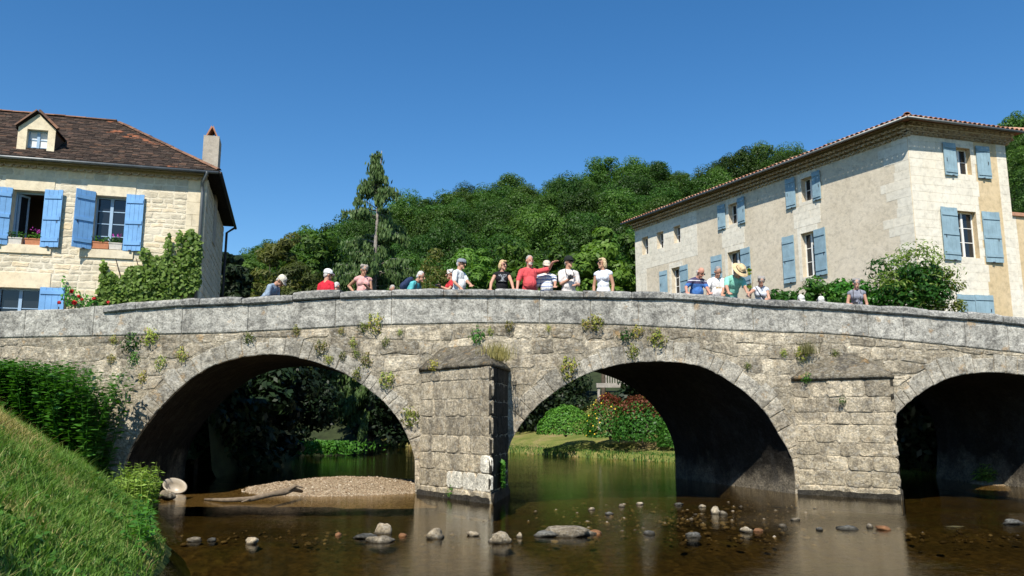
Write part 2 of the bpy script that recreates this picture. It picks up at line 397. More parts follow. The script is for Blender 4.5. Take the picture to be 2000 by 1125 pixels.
def limbs(g, h, rx, rz, cz, r0, n=7):
    mb = MB(); lean = g.normal(size=2)*.04*h
    top = Vector((lean[0], lean[1], cz+rz*.5))
    mb.tube([(0, 0, -.6), (lean[0]*.2, lean[1]*.2, h*.2), (lean[0]*.6, lean[1]*.6, cz-rz*.3), top], [r0*1.25, r0, r0*.7, r0*.15], 8)
    for i in range(n):
        a = 2*math.pi*(i+g.rand()*.6)/n; t = .25+.6*g.rand(); s = Vector((lean[0]*t, lean[1]*t, (cz-rz*.6)+t*rz*.9))
        e = Vector((math.cos(a)*rx*.8, math.sin(a)*rx*.8, cz+rz*(g.rand()*.9-.35))); m = s.lerp(e, .5)+Vector((0, 0, -.06*h))
        mb.tube([s, m, e], [r0*.42, r0*.28, r0*.06], 6)
    return mb
def make_tree(name, label, cat, loc, rx, rz, cz, mat, seed, group=None, nclump=60, nleaf=5200, lsize=.3, r0=.2, clr=.32, low=-.8, aspect=.55, bark='bark', shape=None):
    g = rs(seed); t = thing(name, label, cat, loc, 0, group)
    limbs(g, cz, rx, rz, cz, r0).build('trunk', M[bark], t, True)
    C, Nn = clump_crown(g, rx, rz, cz, nclump, nleaf, lsize, clr, low, aspect, shape)
    me = leaf_mesh('crown', C, Nn, lsize*(.7+.6*g.rand(len(C))), aspect, g); link('crown', me, mat, t)
    return t

# ------------------------------------------------------------------ bridge outline (X, Z in the upstream face, Y = 18)
YB, YF = 18.0, 22.4
def xz(pts, Y=YB):
    return [(lambda p: (p.x, p.z))(px(a, b, Y)) for a, b in pts]
COPTOP = xz([(-140, 616), (0, 609), (60, 606), (130, 604), (205, 597), (260, 591), (330, 586), (390, 583), (450, 581), (520, 577), (600, 572), (680, 567), (760, 564.5), (850, 564), (940, 564),
             (1000, 565), (1060, 566), (1120, 567), (1200, 569), (1300, 570), (1345, 572), (1400, 576), (1450, 580), (1500, 584), (1560, 587), (1640, 591), (1700, 596), (1760, 600), (1850, 607), (1920, 613), (2000, 622), (2140, 640)])
PARBOT = xz([(-140, 662), (0, 660), (200, 656), (450, 650), (600, 642), (700, 636), (900, 631), (1050, 631), (1200, 634), (1380, 643), (1640, 653), (1850, 674), (2000, 690), (2140, 707)])
def terp(tab):
    xs = [a for a, b in tab]; zs = [b for a, b in tab]
    return lambda x: float(np.interp(x, xs, zs))
coptop, parbot = terp(COPTOP), terp(PARBOT)
deck = lambda x: coptop(x)-.86
A1 = xz([(238, 990), (240, 930), (246, 900), (257, 873), (279, 838), (305, 805), (349, 759), (391, 728), (429, 709), (475, 697), (525, 692), (563, 694.5), (601, 703), (640, 715), (678, 732), (716, 757), (747, 782), (773, 812), (792, 843), (806, 880), (811, 905), (811, 930), (811, 990)])
A2 = xz([(984, 990), (985, 930), (988, 895), (1000, 858), (1011.5, 837.6), (1034, 808), (1064, 780), (1101, 753.6), (1138.5, 733), (1176, 720), (1213, 711), (1250, 707), (1288, 706), (1329, 708), (1362, 713.7), (1380, 719), (1411, 736), (1443, 757), (1470, 779), (1494, 804.5), (1513, 834), (1529, 861), (1542, 884), (1551, 910), (1553, 940), (1553, 990)])
A3 = xz([(1744, 990), (1744, 900), (1744, 850), (1750, 810), (1771, 789), (1795, 770), (1818, 755), (1849, 740), (1884, 731), (1920, 727.5), (1959, 728), (2000, 733), (2040, 745), (2075, 768), (2100, 800), (2118, 850), (2122, 900), (2122, 990)])
def smooth_poly(P, per=.11):
    P = [Vector((a, b)) for a, b in P]; out = []
    for i in range(len(P)-1):
        p0 = P[max(i-1, 0)]; p1 = P[i]; p2 = P[i+1]; p3 = P[min(i+2, len(P)-1)]
        n = max(1, int((p2-p1).length/per))
        for k in range(n):
            t = k/n
            out.append(.5*((2*p1)+(p2-p0)*t+(2*p0-5*p1+4*p2-p3)*t*t+(3*p1-p0-3*p2+p3)*t**3))
    out.append(P[-1]); return out
RING = [smooth_poly(a) for a in (A1, A2, A3)]
def resample(P, n):
    L = [0]
    for a, b in zip(P, P[1:]): L.append(L[-1]+(b-a).length)
    xs = np.linspace(0, L[-1], n)
    return [Vector((float(np.interp(x, L, [p[0] for p in P])), float(np.interp(x, L, [p[1] for p in P])))) for x in xs], L[-1]
# downstream rings
def far_scaled(P, vx, vy, r, dx=0):
    out = []
    for p in P:
        q = to_px((p.x, YB, p.y)); w = px(vx+(q[0]-vx)/r, vy+(q[1]-vy)/r, YF); out.append(Vector((w.x+dx, min(w.z, p.y+.1))))
    return out
NR = 56
near = [resample(r, NR)[0] for r in RING]
far = [far_scaled(near[0], 860, 812, 1.245), None, None]
F2 = smooth_poly(xz([(960, 990), (962, 930), (966, 880), (980, 830), (1010, 780), (1050, 742), (1100, 724), (1150, 724), (1190, 735), (1220, 748), (1250, 768), (1280, 798), (1300, 828), (1315, 866), (1319, 905), (1319, 990)], YF))
far[1] = resample(F2, NR)[0]
far[2] = [Vector((p.x-1.0, min(p.y, 3.0)*.97)) for p in near[2]]

rng = random.Random(7)
bridge = thing('stone_bridge', 'old grey stone bridge with three round arches over the river', 'bridge', (0, 0, 0))
XL, XR = -15.0, 15.5
def slab_poly(rings, ztop, xs0, xs1):
    top = [(x, ztop(x)) for x in np.linspace(xs0, xs1, 70)]
    bot = [(xs1, -.9)]
    for r in reversed(rings):
        for p in reversed(r): bot.append((p.x, max(p.y, -.9)))
    bot.append((xs0, -.9)); out = []
    for q in top+bot:
        if not out or (abs(out[-1][0]-q[0])+abs(out[-1][1]-q[1])) > 1e-4: out.append(q)
    return out
def extrude_poly(poly, y0, y1):
    bm = bmesh.new(); vs = [bm.verts.new((x, y0, z)) for x, z in poly]; f = bm.faces.new(vs)
    r = bmesh.ops.extrude_face_region(bm, geom=[f]); 
    for e in r['geom']:
        if isinstance(e, bmesh.types.BMVert): e.co.y = y1
    bmesh.ops.recalc_face_normals(bm, faces=bm.faces); bmesh.ops.triangulate(bm, faces=bm.faces)
    me = bpy.data.meshes.new('wall'); bm.to_mesh(me); bm.free(); return me
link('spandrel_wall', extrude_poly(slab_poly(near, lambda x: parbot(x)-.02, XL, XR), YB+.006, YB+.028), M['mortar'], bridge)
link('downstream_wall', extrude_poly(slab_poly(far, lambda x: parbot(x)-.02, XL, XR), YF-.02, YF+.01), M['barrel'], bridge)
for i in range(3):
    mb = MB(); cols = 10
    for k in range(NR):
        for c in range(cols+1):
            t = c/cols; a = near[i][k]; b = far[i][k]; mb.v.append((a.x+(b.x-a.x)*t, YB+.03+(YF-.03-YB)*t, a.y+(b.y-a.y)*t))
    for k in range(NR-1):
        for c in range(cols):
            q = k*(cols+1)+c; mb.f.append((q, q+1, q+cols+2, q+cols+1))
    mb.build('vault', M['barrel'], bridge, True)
# roadway of the bridge and the downstream parapet
mb = MB(); xs = np.linspace(XL, XR, 60)
for a, b in zip(xs, xs[1:]):
    mb.quad((a, YB+.3, deck(a)), (b, YB+.3, deck(b)), (b, YF, deck(b)), (a, YF, deck(a)))
mb.build('roadway', M['asphalt'], bridge, True)
mb = MB()
for a, b in zip(xs, xs[1:]):
    p = [(a, YF-.4, deck(a)-.12), (b, YF-.4, deck(b)-.12), (b, YF-.4, deck(b)+.55), (a, YF-.4, deck(a)+.55), (a, YF-.02, deck(a)-.12), (b, YF-.02, deck(b)-.12), (b, YF-.02, deck(b)+.55), (a, YF-.02, deck(a)+.55)]
    mb.add(p, [(0, 1, 2, 3), (5, 4, 7, 6), (3, 2, 6, 7)])
mb.build('downstream_parapet', M['parapet'], bridge)
# parapet core
mb = MB()
for a, b in zip(xs, xs[1:]):
    za, zb, ta, tb = parbot(a)-.1, parbot(b)-.1, coptop(a)-.2, coptop(b)-.2
    p = [(a, YB+.0, za), (b, YB+.0, zb), (b, YB+.0, tb), (a, YB+.0, ta), (a, YB+.4, za), (b, YB+.4, zb), (b, YB+.4, tb), (a, YB+.4, ta)]
    mb.add(p, [(0, 1, 2, 3), (5, 4, 7, 6), (3, 2, 6, 7)])
mb.build('parapet_wall', M['mortar'], bridge)

def stone_geo(mb, poly, fr, depth=.1, bulge=.02, inset=.022, rg=rng):
    """a dressed or rough stone: polygon in (u, v) with a pillowed face along w"""
    n = len(poly); cu = sum(p[0] for p in poly)/n; cv = sum(p[1] for p in poly)/n
    vs = [fr(u, v, -depth) for u, v in poly]+[fr(u, v, 0) for u, v in poly]
    for u, v in poly:
        L = math.hypot(u-cu, v-cv) or 1; k = max(.35, 1-inset/L)
        vs.append(fr(cu+(u-cu)*k, cv+(v-cv)*k, bulge*(.7+.5*rg.random())))
    for u, v in poly: vs.append(fr(cu+(u-cu)*.45, cv+(v-cv)*.45, bulge*(.75+.8*rg.random())))
    vs.append(fr(cu, cv, bulge*(.9+.5*rg.random()))); fs = []
    for r in range(3):
        for i in range(n): fs.append((r*n+i, r*n+(i+1) % n, (r+1)*n+(i+1) % n, (r+1)*n+i))
    for i in range(n): fs.append((3*n+i, 3*n+(i+1) % n, 4*n))
    mb.add(vs, fs)
def cell_poly(a, b, c, d, gap, jit, rg, warp=None):
    a += gap; b -= gap; c += gap; d -= gap
    if b-a < .03 or d-c < .03: return None
    k = min(b-a, d-c)*.16; j = lambda: (rg.random()-.5)*2*jit
    P = [(a+k, c), ((a+b)/2, c), (b-k, c), (b, c+k), (b, (c+d)/2), (b, d-k), (b-k, d), ((a+b)/2, d), (a+k, d), (a, d-k), (a, (c+d)/2), (a, c+k)]
    P = [(u+j(), v+j()) for u, v in P]
    return [warp(u, v) for u, v in P] if warp else P
def courses(u0, u1, v0, v1, hr, wr, rg):
    v = v0; row = 0
    while v < v1-.02:
        h = min(rg.uniform(*hr), v1-v)
        if v1-v-h < hr[0]*.6: h = v1-v
        u = u0-rg.random()*wr[0]
        while u < u1:
            w = rg.uniform(*wr)*(0.7+.6*h/hr[1]); yield max(u, u0), min(u+w, u1), v, v+h, row; u += w
        v += h; row += 1
def emit(name, polys, fr, mat, parent, limit=300, depth=.1, bulge=.02, inset=.02, rg=rng, mats=None, key=None):
    """the largest stones as objects, the rest joined"""
    if key: polys = sorted(polys, key=key)
    for p in polys[:limit]:
        mb = MB(); stone_geo(mb, p, fr, depth, bulge*rg.uniform(.6, 1.4), inset, rg)
        mb.build(name, mats(p) if mats else mat, parent)
    if len(polys) > limit:
        mb = MB()
        for p in polys[limit:]: stone_geo(mb, p, fr, depth, bulge*rg.uniform(.6, 1.4), inset, rg)
        mb.build('small_'+name+'s', mat, parent, kind='stuff')
FRB = lambda u, v, w: Vector((u, YB-w, v)); FRV = lambda u, v, w: Vector((u, YB-.007-w, v))
# arch rings
THK = .42
def normals(P):
    out = []
    for i in range(len(P)):
        t = (P[min(i+1, len(P)-1)]-P[max(i-1, 0)]).normalized(); out.append(Vector((-t.y, t.x)))
    return out
for i in range(3):
    P, L = resample(RING[i], 240); N_ = normals(P)
    ring = link('arch_ring', None, None, bridge)
    s = 0.25; ds = L/239
    while s < L-.3:
        w = rng.choice((.2, .26, .3, .36, .46)); e = min(s+w, L-.05); a, b = int(s/ds), int(e/ds)
        if b-a >= 2:
            t0 = THK*rng.uniform(.68, 1.22); m = (a+b)//2; g0 = .008
            tang = (P[b]-P[a]).normalized()*g0
            pts = [P[a]+tang, P[m], P[b]-tang, P[b]+N_[b]*t0*.5-tang, P[b]+N_[b]*t0-tang, P[m]+N_[m]*t0*1.02, P[a]+N_[a]*t0+tang, P[a]+N_[a]*t0*.5+tang]
            if max(p.y for p in pts) > .05:
                mb = MB(); stone_geo(mb, [(p.x+rng.uniform(-.01, .01), p.y+rng.uniform(-.01, .01)) for p in pts], FRV, .11, rng.uniform(.004, .012), .02)
                mb.build('voussoir', M['voussoir'], ring)
        s = e
# rubble spandrels
RARR = [np.array([(p.x, p.y) for p in r]) for r in RING]
def ring_push(u, v, lim):
    """returns pushed point and whether it lay inside"""
    for k, A in enumerate(RARR):
        if A[:, 0].min()-lim < u < A[:, 0].max()+lim:
            d = np.hypot(A[:, 0]-u, A[:, 1]-v); i = int(d.argmin()); j0, j1 = max(i-1, 0), min(i+1, len(A)-1)
            t = A[j1]-A[j0]; t = t/np.hypot(*t); nn = np.array([-t[1], t[0]]); sd = (u-A[i, 0])*nn[0]+(v-A[i, 1])*nn[1]
            if sd < lim: return (float(A[i, 0]+nn[0]*lim), float(A[i, 1]+nn[1]*lim)), True
    return (u, v), False
def warpB(u, v):
    return (u+.11*noise.noise((u*1.1, v*1.7, 3.1)), v+.11*noise.noise((u*.9, v*1.3, 9.7))+.02*noise.noise((u*4, v*4, 1.))+(parbot(u)-3.35)*.62*ss((v-1.6)/1.6))
CUT1 = (px(815, 800, YB).x, px(988, 800, YB).x, 3.0); CUT2 = (px(1553, 800, YB).x, px(1742, 800, YB).x, 3.0)
def pointing():
    mb = MB(); st = .07; xs_ = np.arange(XL+.2, 14.3, st); zs_ = np.arange(-.3, 3.6, st); idx = {}
    def vert(i, j):
        if (i, j) not in idx:
            x, z = float(xs_[i]), float(zs_[j]); z = min(z, parbot(x)-.02); w = -.001+.016*noise.noise((x*.8, z*.8, 2.2))+.010*noise.noise((x*3.1, z*3.1, 7.))+.005*noise.noise((x*9, z*9, 7.))
            idx[(i, j)] = len(mb.v); mb.v.append((x, YB-w, z))
        return idx[(i, j)]
    for i in range(len(xs_)-1):
        for j in range(len(zs_)-1):
            x, z = xs_[i]+st/2, zs_[j]+st/2
            if z-st > parbot(x)-.04 or ring_push(x, z, THK*.8)[1]: continue
            mb.f.append((vert(i, j), vert(i+1, j), vert(i+1, j+1), vert(i, j+1)))
    mb.build('mortar_pointing', M['mortar'], bridge, True)
pointing()
polys = []
for a, b, c, d, row in courses(XL+.2, 14.3, -.3, 3.5, (.13, .36), (.2, .66), rng):
    um, vm = (a+b)/2, (c+d)/2
    if any(q[0]-.05 < um < q[1]+.05 and vm < q[2]-.25 for q in (CUT1, CUT2)): continue
    P = cell_poly(a, b, c, d, .012, .026, rng, warpB)
    if not P: continue
    ctr = (sum(p[0] for p in P)/len(P), sum(p[1] for p in P)/len(P))
    ins = ring_push(*ctr, THK*.95)[1]
    if ins: continue
    Q = [ring_push(u, v, THK*.97)[0] for u, v in P]
    Q = [(u, min(v, parbot(u)-.03)) for u, v in Q]
    if max(v for u, v in Q)-min(v for u, v in Q) < .07: continue
    polys.append(Q)
def inview(p):
    u = sum(q[0] for q in p)/len(p); v = sum(q[1] for q in p)/len(p); x, y = to_px((u, YB, v))
    ar = (max(q[0] for q in p)-min(q[0] for q in p))*(max(q[1] for q in p)-min(q[1] for q in p))
    return (0 if -30 < x < 2030 else 10)-ar
emit('rubble_stone', polys, FRB, M['spandrel'], bridge, 300, .1, .014, .03, key=inview)
# parapet blocks and coping stones
FRP = lambda u, v, w: Vector((u, YB-.02-w, v))
x = XL+.3
while x < 14.2:
    w = rng.uniform(.8, 1.5) if x > 4.5 else rng.uniform(1.1, 2.3)
    b = min(x+w, 14.3); g0 = .006
    n = 5; us = [x+g0+(b-x-2*g0)*k/n for k in range(n+1)]; has = x > px(205, 600, YB).x
    tz = lambda u: coptop(u)-(.195 if has else .0)
    P = [(u, parbot(u)+.012+.012*noise.noise((u*3, 0, 0))) for u in us]+[(u, tz(u)+(0 if has else .02*noise.noise((u*2.2, 5, 0)))) for u in reversed(us)]
    mb = MB(); stone_geo(mb, P, FRP, .06 if has else .5, .008, .03)
    mb.build('parapet_block', M['parapet'], bridge)
    x = b
x = px(205, 600, YB).x
while x < 14.3:
    w = rng.uniform(.55, 1.25); b = x+w; n = max(3, int(w/.16)); dz = rng.uniform(-.022, .022)
    if abs(to_px((x+w/2, YB, 4.6))[0]-603) < 28: dz = .04
    mb = MB(); h = .185; rows = []
    for k in range(n+1):
        u = x+.007+(w-.014)*k/n; zt = coptop(u)+dz+.025*noise.noise((u*2.6, 1.3, 0)); zb = coptop(u)-.19+dz*.4+.012*noise.noise((u*4, 8, 0))
        e = 0.02 if k in (0, n) else 0
        f = YB-.10+.014*noise.noise((u*3, 4, 4))
        rows.append([(u, f+.03+e, zb), (u, f+e*.5, zb+.03), (u, f+e*.3, zt-.06), (u, f+.035, zt-.012-e), (u, f+.1, zt-e*.6), (u, YB+.3, zt+.01-e*.5), (u, YB+.46, zt-.03), (u, YB+.48, zb)])
    for r in rows: mb.v += [tuple(q) for q in r]
    m_ = 8
    for k in range(n):
        for j in range(m_):
            mb.f.append((k*m_+j, k*m_+(j+1) % m_, (k+1)*m_+(j+1) % m_, (k+1)*m_+j))
    mb.f += [tuple(range(m_)), tuple(range(n*m_, (n+1)*m_))]
    mb.build('coping_stone', M['coping'], bridge)
    x = b

# cutwaters
def cutwater(Lp, Pp, Rp, ztop, peak, nrow, seed):
    rg = random.Random(seed)
    pier = link('cutwater', None, None, bridge)
    Lv, Pv, Rv = Vector(Lp), Vector(Pp), Vector(Rp)
    mb = MB(); back = [Vector((Rv.x, YB+.1, 0)), Vector((Lv.x, YB+.1, 0))]
    shrink = .02
    pts = [Lv+Vector((shrink, .0, 0)), Pv+Vector((-.01, shrink*1.2, 0)), Rv]+back
    n = len(pts); vs = [(p.x, p.y, -.8) for p in pts]+[(p.x, p.y, ztop-.02) for p in pts]
    mb.add(vs, [(i, (i+1) % n, n+(i+1) % n, n+i) for i in range(n)]+[tuple(range(n, 2*n))])
    mb.build('core', M['mortar'], pier)
    white = []
    for (a, b, isleft) in ((Lv, Pv, True), (Pv, Rv, False)):
        d = (b-a); Ln = d.length; d.normalize(); nn = Vector((d.y, -d.x, 0))
        fr = lambda u, v, w, a=a, d=d, nn=nn: Vector((a.x, a.y, 0))+d*u+nn*w+Vector((0, 0, v))
        hs = [rg.uniform(.27, .42) for _ in range(nrow)]; k = (ztop-.22)/sum(hs); v = .22
        # wet footing course
        u = 0
        while u < Ln-.05:
            w = rg.uniform(.5, .9); e = Ln if Ln-u-w < .3 else u+w
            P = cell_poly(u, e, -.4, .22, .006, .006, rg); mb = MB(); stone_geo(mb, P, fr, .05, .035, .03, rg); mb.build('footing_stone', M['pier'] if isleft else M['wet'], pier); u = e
        for h in hs:
            h *= k; u = 0
            while u < Ln-.02:
                w = rg.uniform(.32, .72); e = Ln if Ln-u-w < .28 else u+w
                P = cell_poly(u, e, v, v+h, .005, .012, rg)
                if P:
                    mb = MB(); stone_geo(mb, P, (lambda u_, v_, w_, o=rg.uniform(-.012, .006), f=fr: f(u_, v_, w_+o)), .05, rg.uniform(.004, .013), .02, rg)
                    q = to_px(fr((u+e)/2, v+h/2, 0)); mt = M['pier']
                    if not isleft: mt = M['wet']  # right faces near-black: wet moss plus their shade put into the colour
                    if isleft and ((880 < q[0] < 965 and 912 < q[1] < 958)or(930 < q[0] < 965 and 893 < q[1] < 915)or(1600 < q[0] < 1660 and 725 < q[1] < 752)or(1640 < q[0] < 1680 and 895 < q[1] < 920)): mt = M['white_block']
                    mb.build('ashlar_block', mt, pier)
                u = e
            v += h
        # dark tide mark
        mb = MB(); us = np.linspace(0, Ln, 24)
        for q, w in zip(us, us[1:]):
            z0, z1 = .05+.09*abs(noise.noise((q*3+seed, 0, 0)))+.05, .05+.09*abs(noise.noise((w*3+seed, 0, 0)))+.05
            mb.quad(fr(q, -.3, .052), fr(w, -.3, .052), fr(w, z1, .052), fr(q, z0, .052))
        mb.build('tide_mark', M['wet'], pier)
    # sloping cap of rough slabs
    pkL, pkR = Vector(peak[0]), Vector(peak[1]); ov = .06
    d1 = (Pv-Lv).normalized(); n1 = Vector((d1.y, -d1.x, 0)); d2 = (Rv-Pv).normalized(); n2 = Vector((d2.y, -d2.x, 0))
    A = Lv+n1*ov; B = Pv+(n1+n2)*ov*.8; C = Rv+n2*ov
    A.y = min(A.y, YB); A.z = B.z = C.z = ztop
    for side_, (p, q) in enumerate(((A, B), (B, C))):
        mb = MB(); nu, nv = 14, 7
        for lay in (0, 1):
            for j in range(nv+1):
                for i in range(nu+1):
                    t = i/nu; s_ = j/nv
                    e = p.lerp(q, t); w = e.lerp(pkL.lerp(pkR, t) if side_ == 0 else pkR, s_*.98)
                    zz = .055*noise.noise(w*2.6)+.03*noise.noise(w*7)
                    if lay == 0: w = w+Vector((0, 0, .06+zz))
                    else: w = w+Vector((0, .02, -.015))
                    mb.v.append(tuple(w))
            b0 = lay*(nu+1)*(nv+1)
            for j in range(nv):
                for i in range(nu):
                    a_ = b0+j*(nu+1)+i; mb.f.append((a_, a_+1, a_+nu+2, a_+nu+1))
        k = (nu+1)*(nv+1)
        for i in range(nu): mb.f.append((i, i+1, k+i+1, k+i))
        for j in range(nv):
            mb.f.append((j*(nu+1), (j+1)*(nu+1), k+(j+1)*(nu+1), k+j*(nu+1))); mb.f.append((j*(nu+1)+nu, (j+1)*(nu+1)+nu, k+(j+1)*(nu+1)+nu, k+j*(nu+1)+nu))
        mb.build('cap_slab', M['cap_slab'], pier, True)
    return pier
p = px(822, 715, YB); P1 = px(960, 985, 16.05)
cutwater((p.x, YB, 0), (px(960, 850, 16.05).x, 16.05, 0), (px(992, 850, YB).x, YB, 0), px(960, 714, 16.05).z, (tuple(px(868, 679, YB)), tuple(px(938, 678, YB))), 7, 5)
cutwater((px(1553, 850, YB).x, YB, 0), (px(1752, 850, 16.75).x, 16.75, 0), (px(1745, 850, YB).x, YB, 0), px(1735, 738, 16.75).z, (tuple(px(1606, 701, YB)), tuple(px(1668, 694, YB))), 7, 9)

# ------------------------------------------------------------------ ground, river bed, water, hill
XLY = [(10, -8.2), (22, -8.2), (30, -8.6), (37, -9.2), (45, -15), (52, -34), (60, -60), (300, -60)]
XRY = [(10, 14.5), (22, 13.4), (25, 10.4), (29, 6.2), (36.6, 0), (48, -9.5), (58, -30), (66, -60), (300, -60)]
xl = lambda y: float(np.interp(y, [a for a, b in XLY], [b for a, b in XLY]))
xr = lambda y: float(np.interp(y, [a for a, b in XRY], [b for a, b in XRY]))
CR = [(300, 520), (440, 500), (500, 492), (580, 470), (640, 445), (690, 425), (780, 388), (860, 366), (930, 338), (1000, 345), (1100, 334), (1200, 318), (1300, 310), (1400, 300), (1520, 279), (1600, 288), (1680, 258), (1760, 240), (1900, 238), (2000, 240), (2200, 235)]
CRX = [px(a, b, 140) for a, b in CR]
crest = lambda x: float(np.interp(x, [p.x for p in CRX], [p.z-7.6 for p in CRX]))
def terrain(x, y):
    a, b = xl(y), xr(y)
    if x < a: z = 3.3*ss((a-x)/(.7 if y < 31 else 2.6))-.45*(1-ss((a-x)/.5))
    elif x > b:
        d = (x-b)*.8; z = -.45*(1-ss(d/.3))+.12*ss(d/.3)+min(d, 5)*.2+2.0*ss((d-4.5)/5)
    else: z = -.45
    if y > 58: z = z+(crest(x*140/max(y, 60) if False else x)-z)*min(1, max(0, (y-58)/82))**1.12
    z += .15*noise.noise((x*.15, y*.15, 0)) if z > .4 else 0
    return z
gx = np.concatenate([np.linspace(-140, -20, 25), np.linspace(-18, 18, 91), np.linspace(20, 190, 35)]); gy = np.concatenate([np.linspace(YF-.02, 45, 58), np.linspace(46.5, 170, 60), [200, 260]])
V = [(x, y, terrain(x, y)) for y in gy for x in gx]; nx = len(gx)
F = [(j*nx+i, j*nx+i+1, (j+1)*nx+i+1, (j+1)*nx+i) for j in range(len(gy)-1) for i in range(nx-1)]
me = mesh_np('hill', V, F); me.polygons.foreach_set('use_smooth', [True]*len(F))
link('hillside_ground', me, M['wood_floor'], None, kind='structure')
gx2 = np.linspace(0, 9.5, 40); gy2 = np.linspace(YF, 47, 60)
V = [(xr(y)+.1+d, y, terrain(xr(y)+.1+d, y)+.04) for y in gy2 for d in gx2]; nx = len(gx2)
F = [(j*nx+i, j*nx+i+1, (j+1)*nx+i+1, (j+1)*nx+i) for j in range(len(gy2)-1) for i in range(nx-1)]
me = mesh_np('lawn', V, F); me.polygons.foreach_set('use_smooth', [True]*len(F)); link('lawn', me, M['lawn'], None, kind='structure')
mb = MB(); mb.quad((-700, -400, -.62), (700, -400, -.62), (700, 900, -.62), (-700, 900, -.62)); mb.build('ground', M['ground'], None, kind='structure')
# bed and water
gx = np.linspace(-16, 16, 90); gy = np.linspace(-6, 23, 90)
def bedz(x, y):
    z = -.34+.10*noise.noise((x*.35, y*.5, 2))+.04*noise.noise((x*1.7, y*1.7, 4))
    z += .27*math.exp(-((y-(12.0+.12*x))/.8)**2)*ss((x+8)/3) + .22*math.exp(-((x-3.0)/2.6)**2-((y-13.9)/1.0)**2)
    return z
V = [(x, y, bedz(x, y)) for y in gy for x in gx]; nx = len(gx)
F = [(j*nx+i, j*nx+i+1, (j+1)*nx+i+1, (j+1)*nx+i) for j in range(len(gy)-1) for i in range(nx-1)]
me = mesh_np('bed', V, F); me.polygons.foreach_set('use_smooth', [True]*len(F)); link('river_bed', me, M['bed'], None, kind='structure')
mb = MB(); mb.quad((-75, -12, 0), (40, -12, 0), (40, 72, 0), (-75, 72, 0)); mb.build('water', M['water'], None, kind='structure')
# near bank
def edge_x(y): return float(np.interp(y, [-8, 0, 5, 9, 12, 14.75, 16, 17, 18.3, 23], [.2, -.9, -2.3, -3.95, -5.3, -6.55, -6.9, -8.0, -8.8, -9.0]))
def bank_z(x, y):
    u = edge_x(y)-x+.25*noise.noise((x*.8, y*.8, 6))
    if u < 0: return -.5+.5*ss((u+.6)/.6)*1.0-.02
    z = .04+.10*ss(u/.25)
    # low muddy tongue near the bridge, then the steep grassy slope
    flat = ss((y-12.5)/2.5)*1.1
    z += .62*max(0, u-flat)+.25*ss((u-flat)/.5)*ss((y-13)/2)
    return min(z, 3.3)+(.05*noise.noise((x*1.6, y*1.6, 1))+.13*noise.noise((x*.75, y*.75, 11))+.03*noise.noise((x*4, y*4, 3)))*ss(u/.5)
gx = np.linspace(-22, 0, 130); gy = np.linspace(1.5, 18.6, 110)
V = [(x, y, bank_z(x, y)) for y in gy for x in gx]; nx = len(gx)
F = [(j*nx+i, j*nx+i+1, (j+1)*nx+i+1, (j+1)*nx+i) for j in range(len(gy)-1) for i in range(nx-1)]
me = mesh_np('bank', V, F); me.polygons.foreach_set('use_smooth', [True]*len(F)); link('river_bank', me, M['ground'], None, kind='structure')
# level ground behind the bridge ends
mb = MB(); fr = lambda x, z, w: Vector((x, w, z))
mb.box(fr, -40, XL+.05, -.5, deck(XL)-.02, YB+.1, YF+.5); mb.box(fr, XR-.05, 45, -.5, deck(XR)-.02, YB+.1, YF+.5)
mb.build('road', M['asphalt'], None, kind='structure')

# ------------------------------------------------------------------ walls of houses
class Wall:
    def __init__(s, P0, az, flip=False):
        s.P0 = Vector(P0); s.d = Vector((math.sin(az), math.cos(az), 0)); s.n = Vector((s.d.y, -s.d.x, 0))
        if flip: s.n = -s.n
    def __call__(s, a, z, w=0): return Vector((s.P0.x, s.P0.y, 0))+s.d*a+s.n*w+Vector((0, 0, z))
    def hit(s, x, y, w=0):
        r = ray(x, y); o = Vector((0, 0, CAMH)); P = s.P0+s.n*w; t = (P-o).dot(s.n)/r.dot(s.n); q = o+r*t
        return (q-P).dot(s.d), q.z
    def rect(s, x0, y0, x1, y1):
        xm, ym = (x0+x1)/2, (y0+y1)/2
        a, b = sorted((s.hit(x0, ym)[0], s.hit(x1, ym)[0])); c, d = sorted((s.hit(xm, y1)[1], s.hit(xm, y0)[1])); return a, b, c, d
def wall_mesh(W, s0, s1, z0, z1, holes, th=.3):
    S = sorted({s0, s1, *[h[0] for h in holes], *[h[1] for h in holes]}); Z = sorted({z0, z1, *[h[2] for h in holes], *[h[3] for h in holes]})
    S = [v for v in S if s0 <= v <= s1]; Z = [v for v in Z if z0 <= v <= z1]; mb = MB()
    for a, b in zip(S, S[1:]):
        for c, d in zip(Z, Z[1:]):
            m, n = (a+b)/2, (c+d)/2
            if any(h[0] < m < h[1] and h[2] < n < h[3] for h in holes): continue
            mb.quad(W(a, c), W(b, c), W(b, d), W(a, d))
    for h in holes:
        a, b, c, d = max(h[0], s0), min(h[1], s1), max(h[2], z0), min(h[3], z1)
        for p, q in (((a, c), (b, c)), ((b, c), (b, d)), ((b, d), (a, d)), ((a, d), (a, c))):
            mb.quad(W(*p), W(*q), W(*q, -th), W(*p, -th))
    return mb
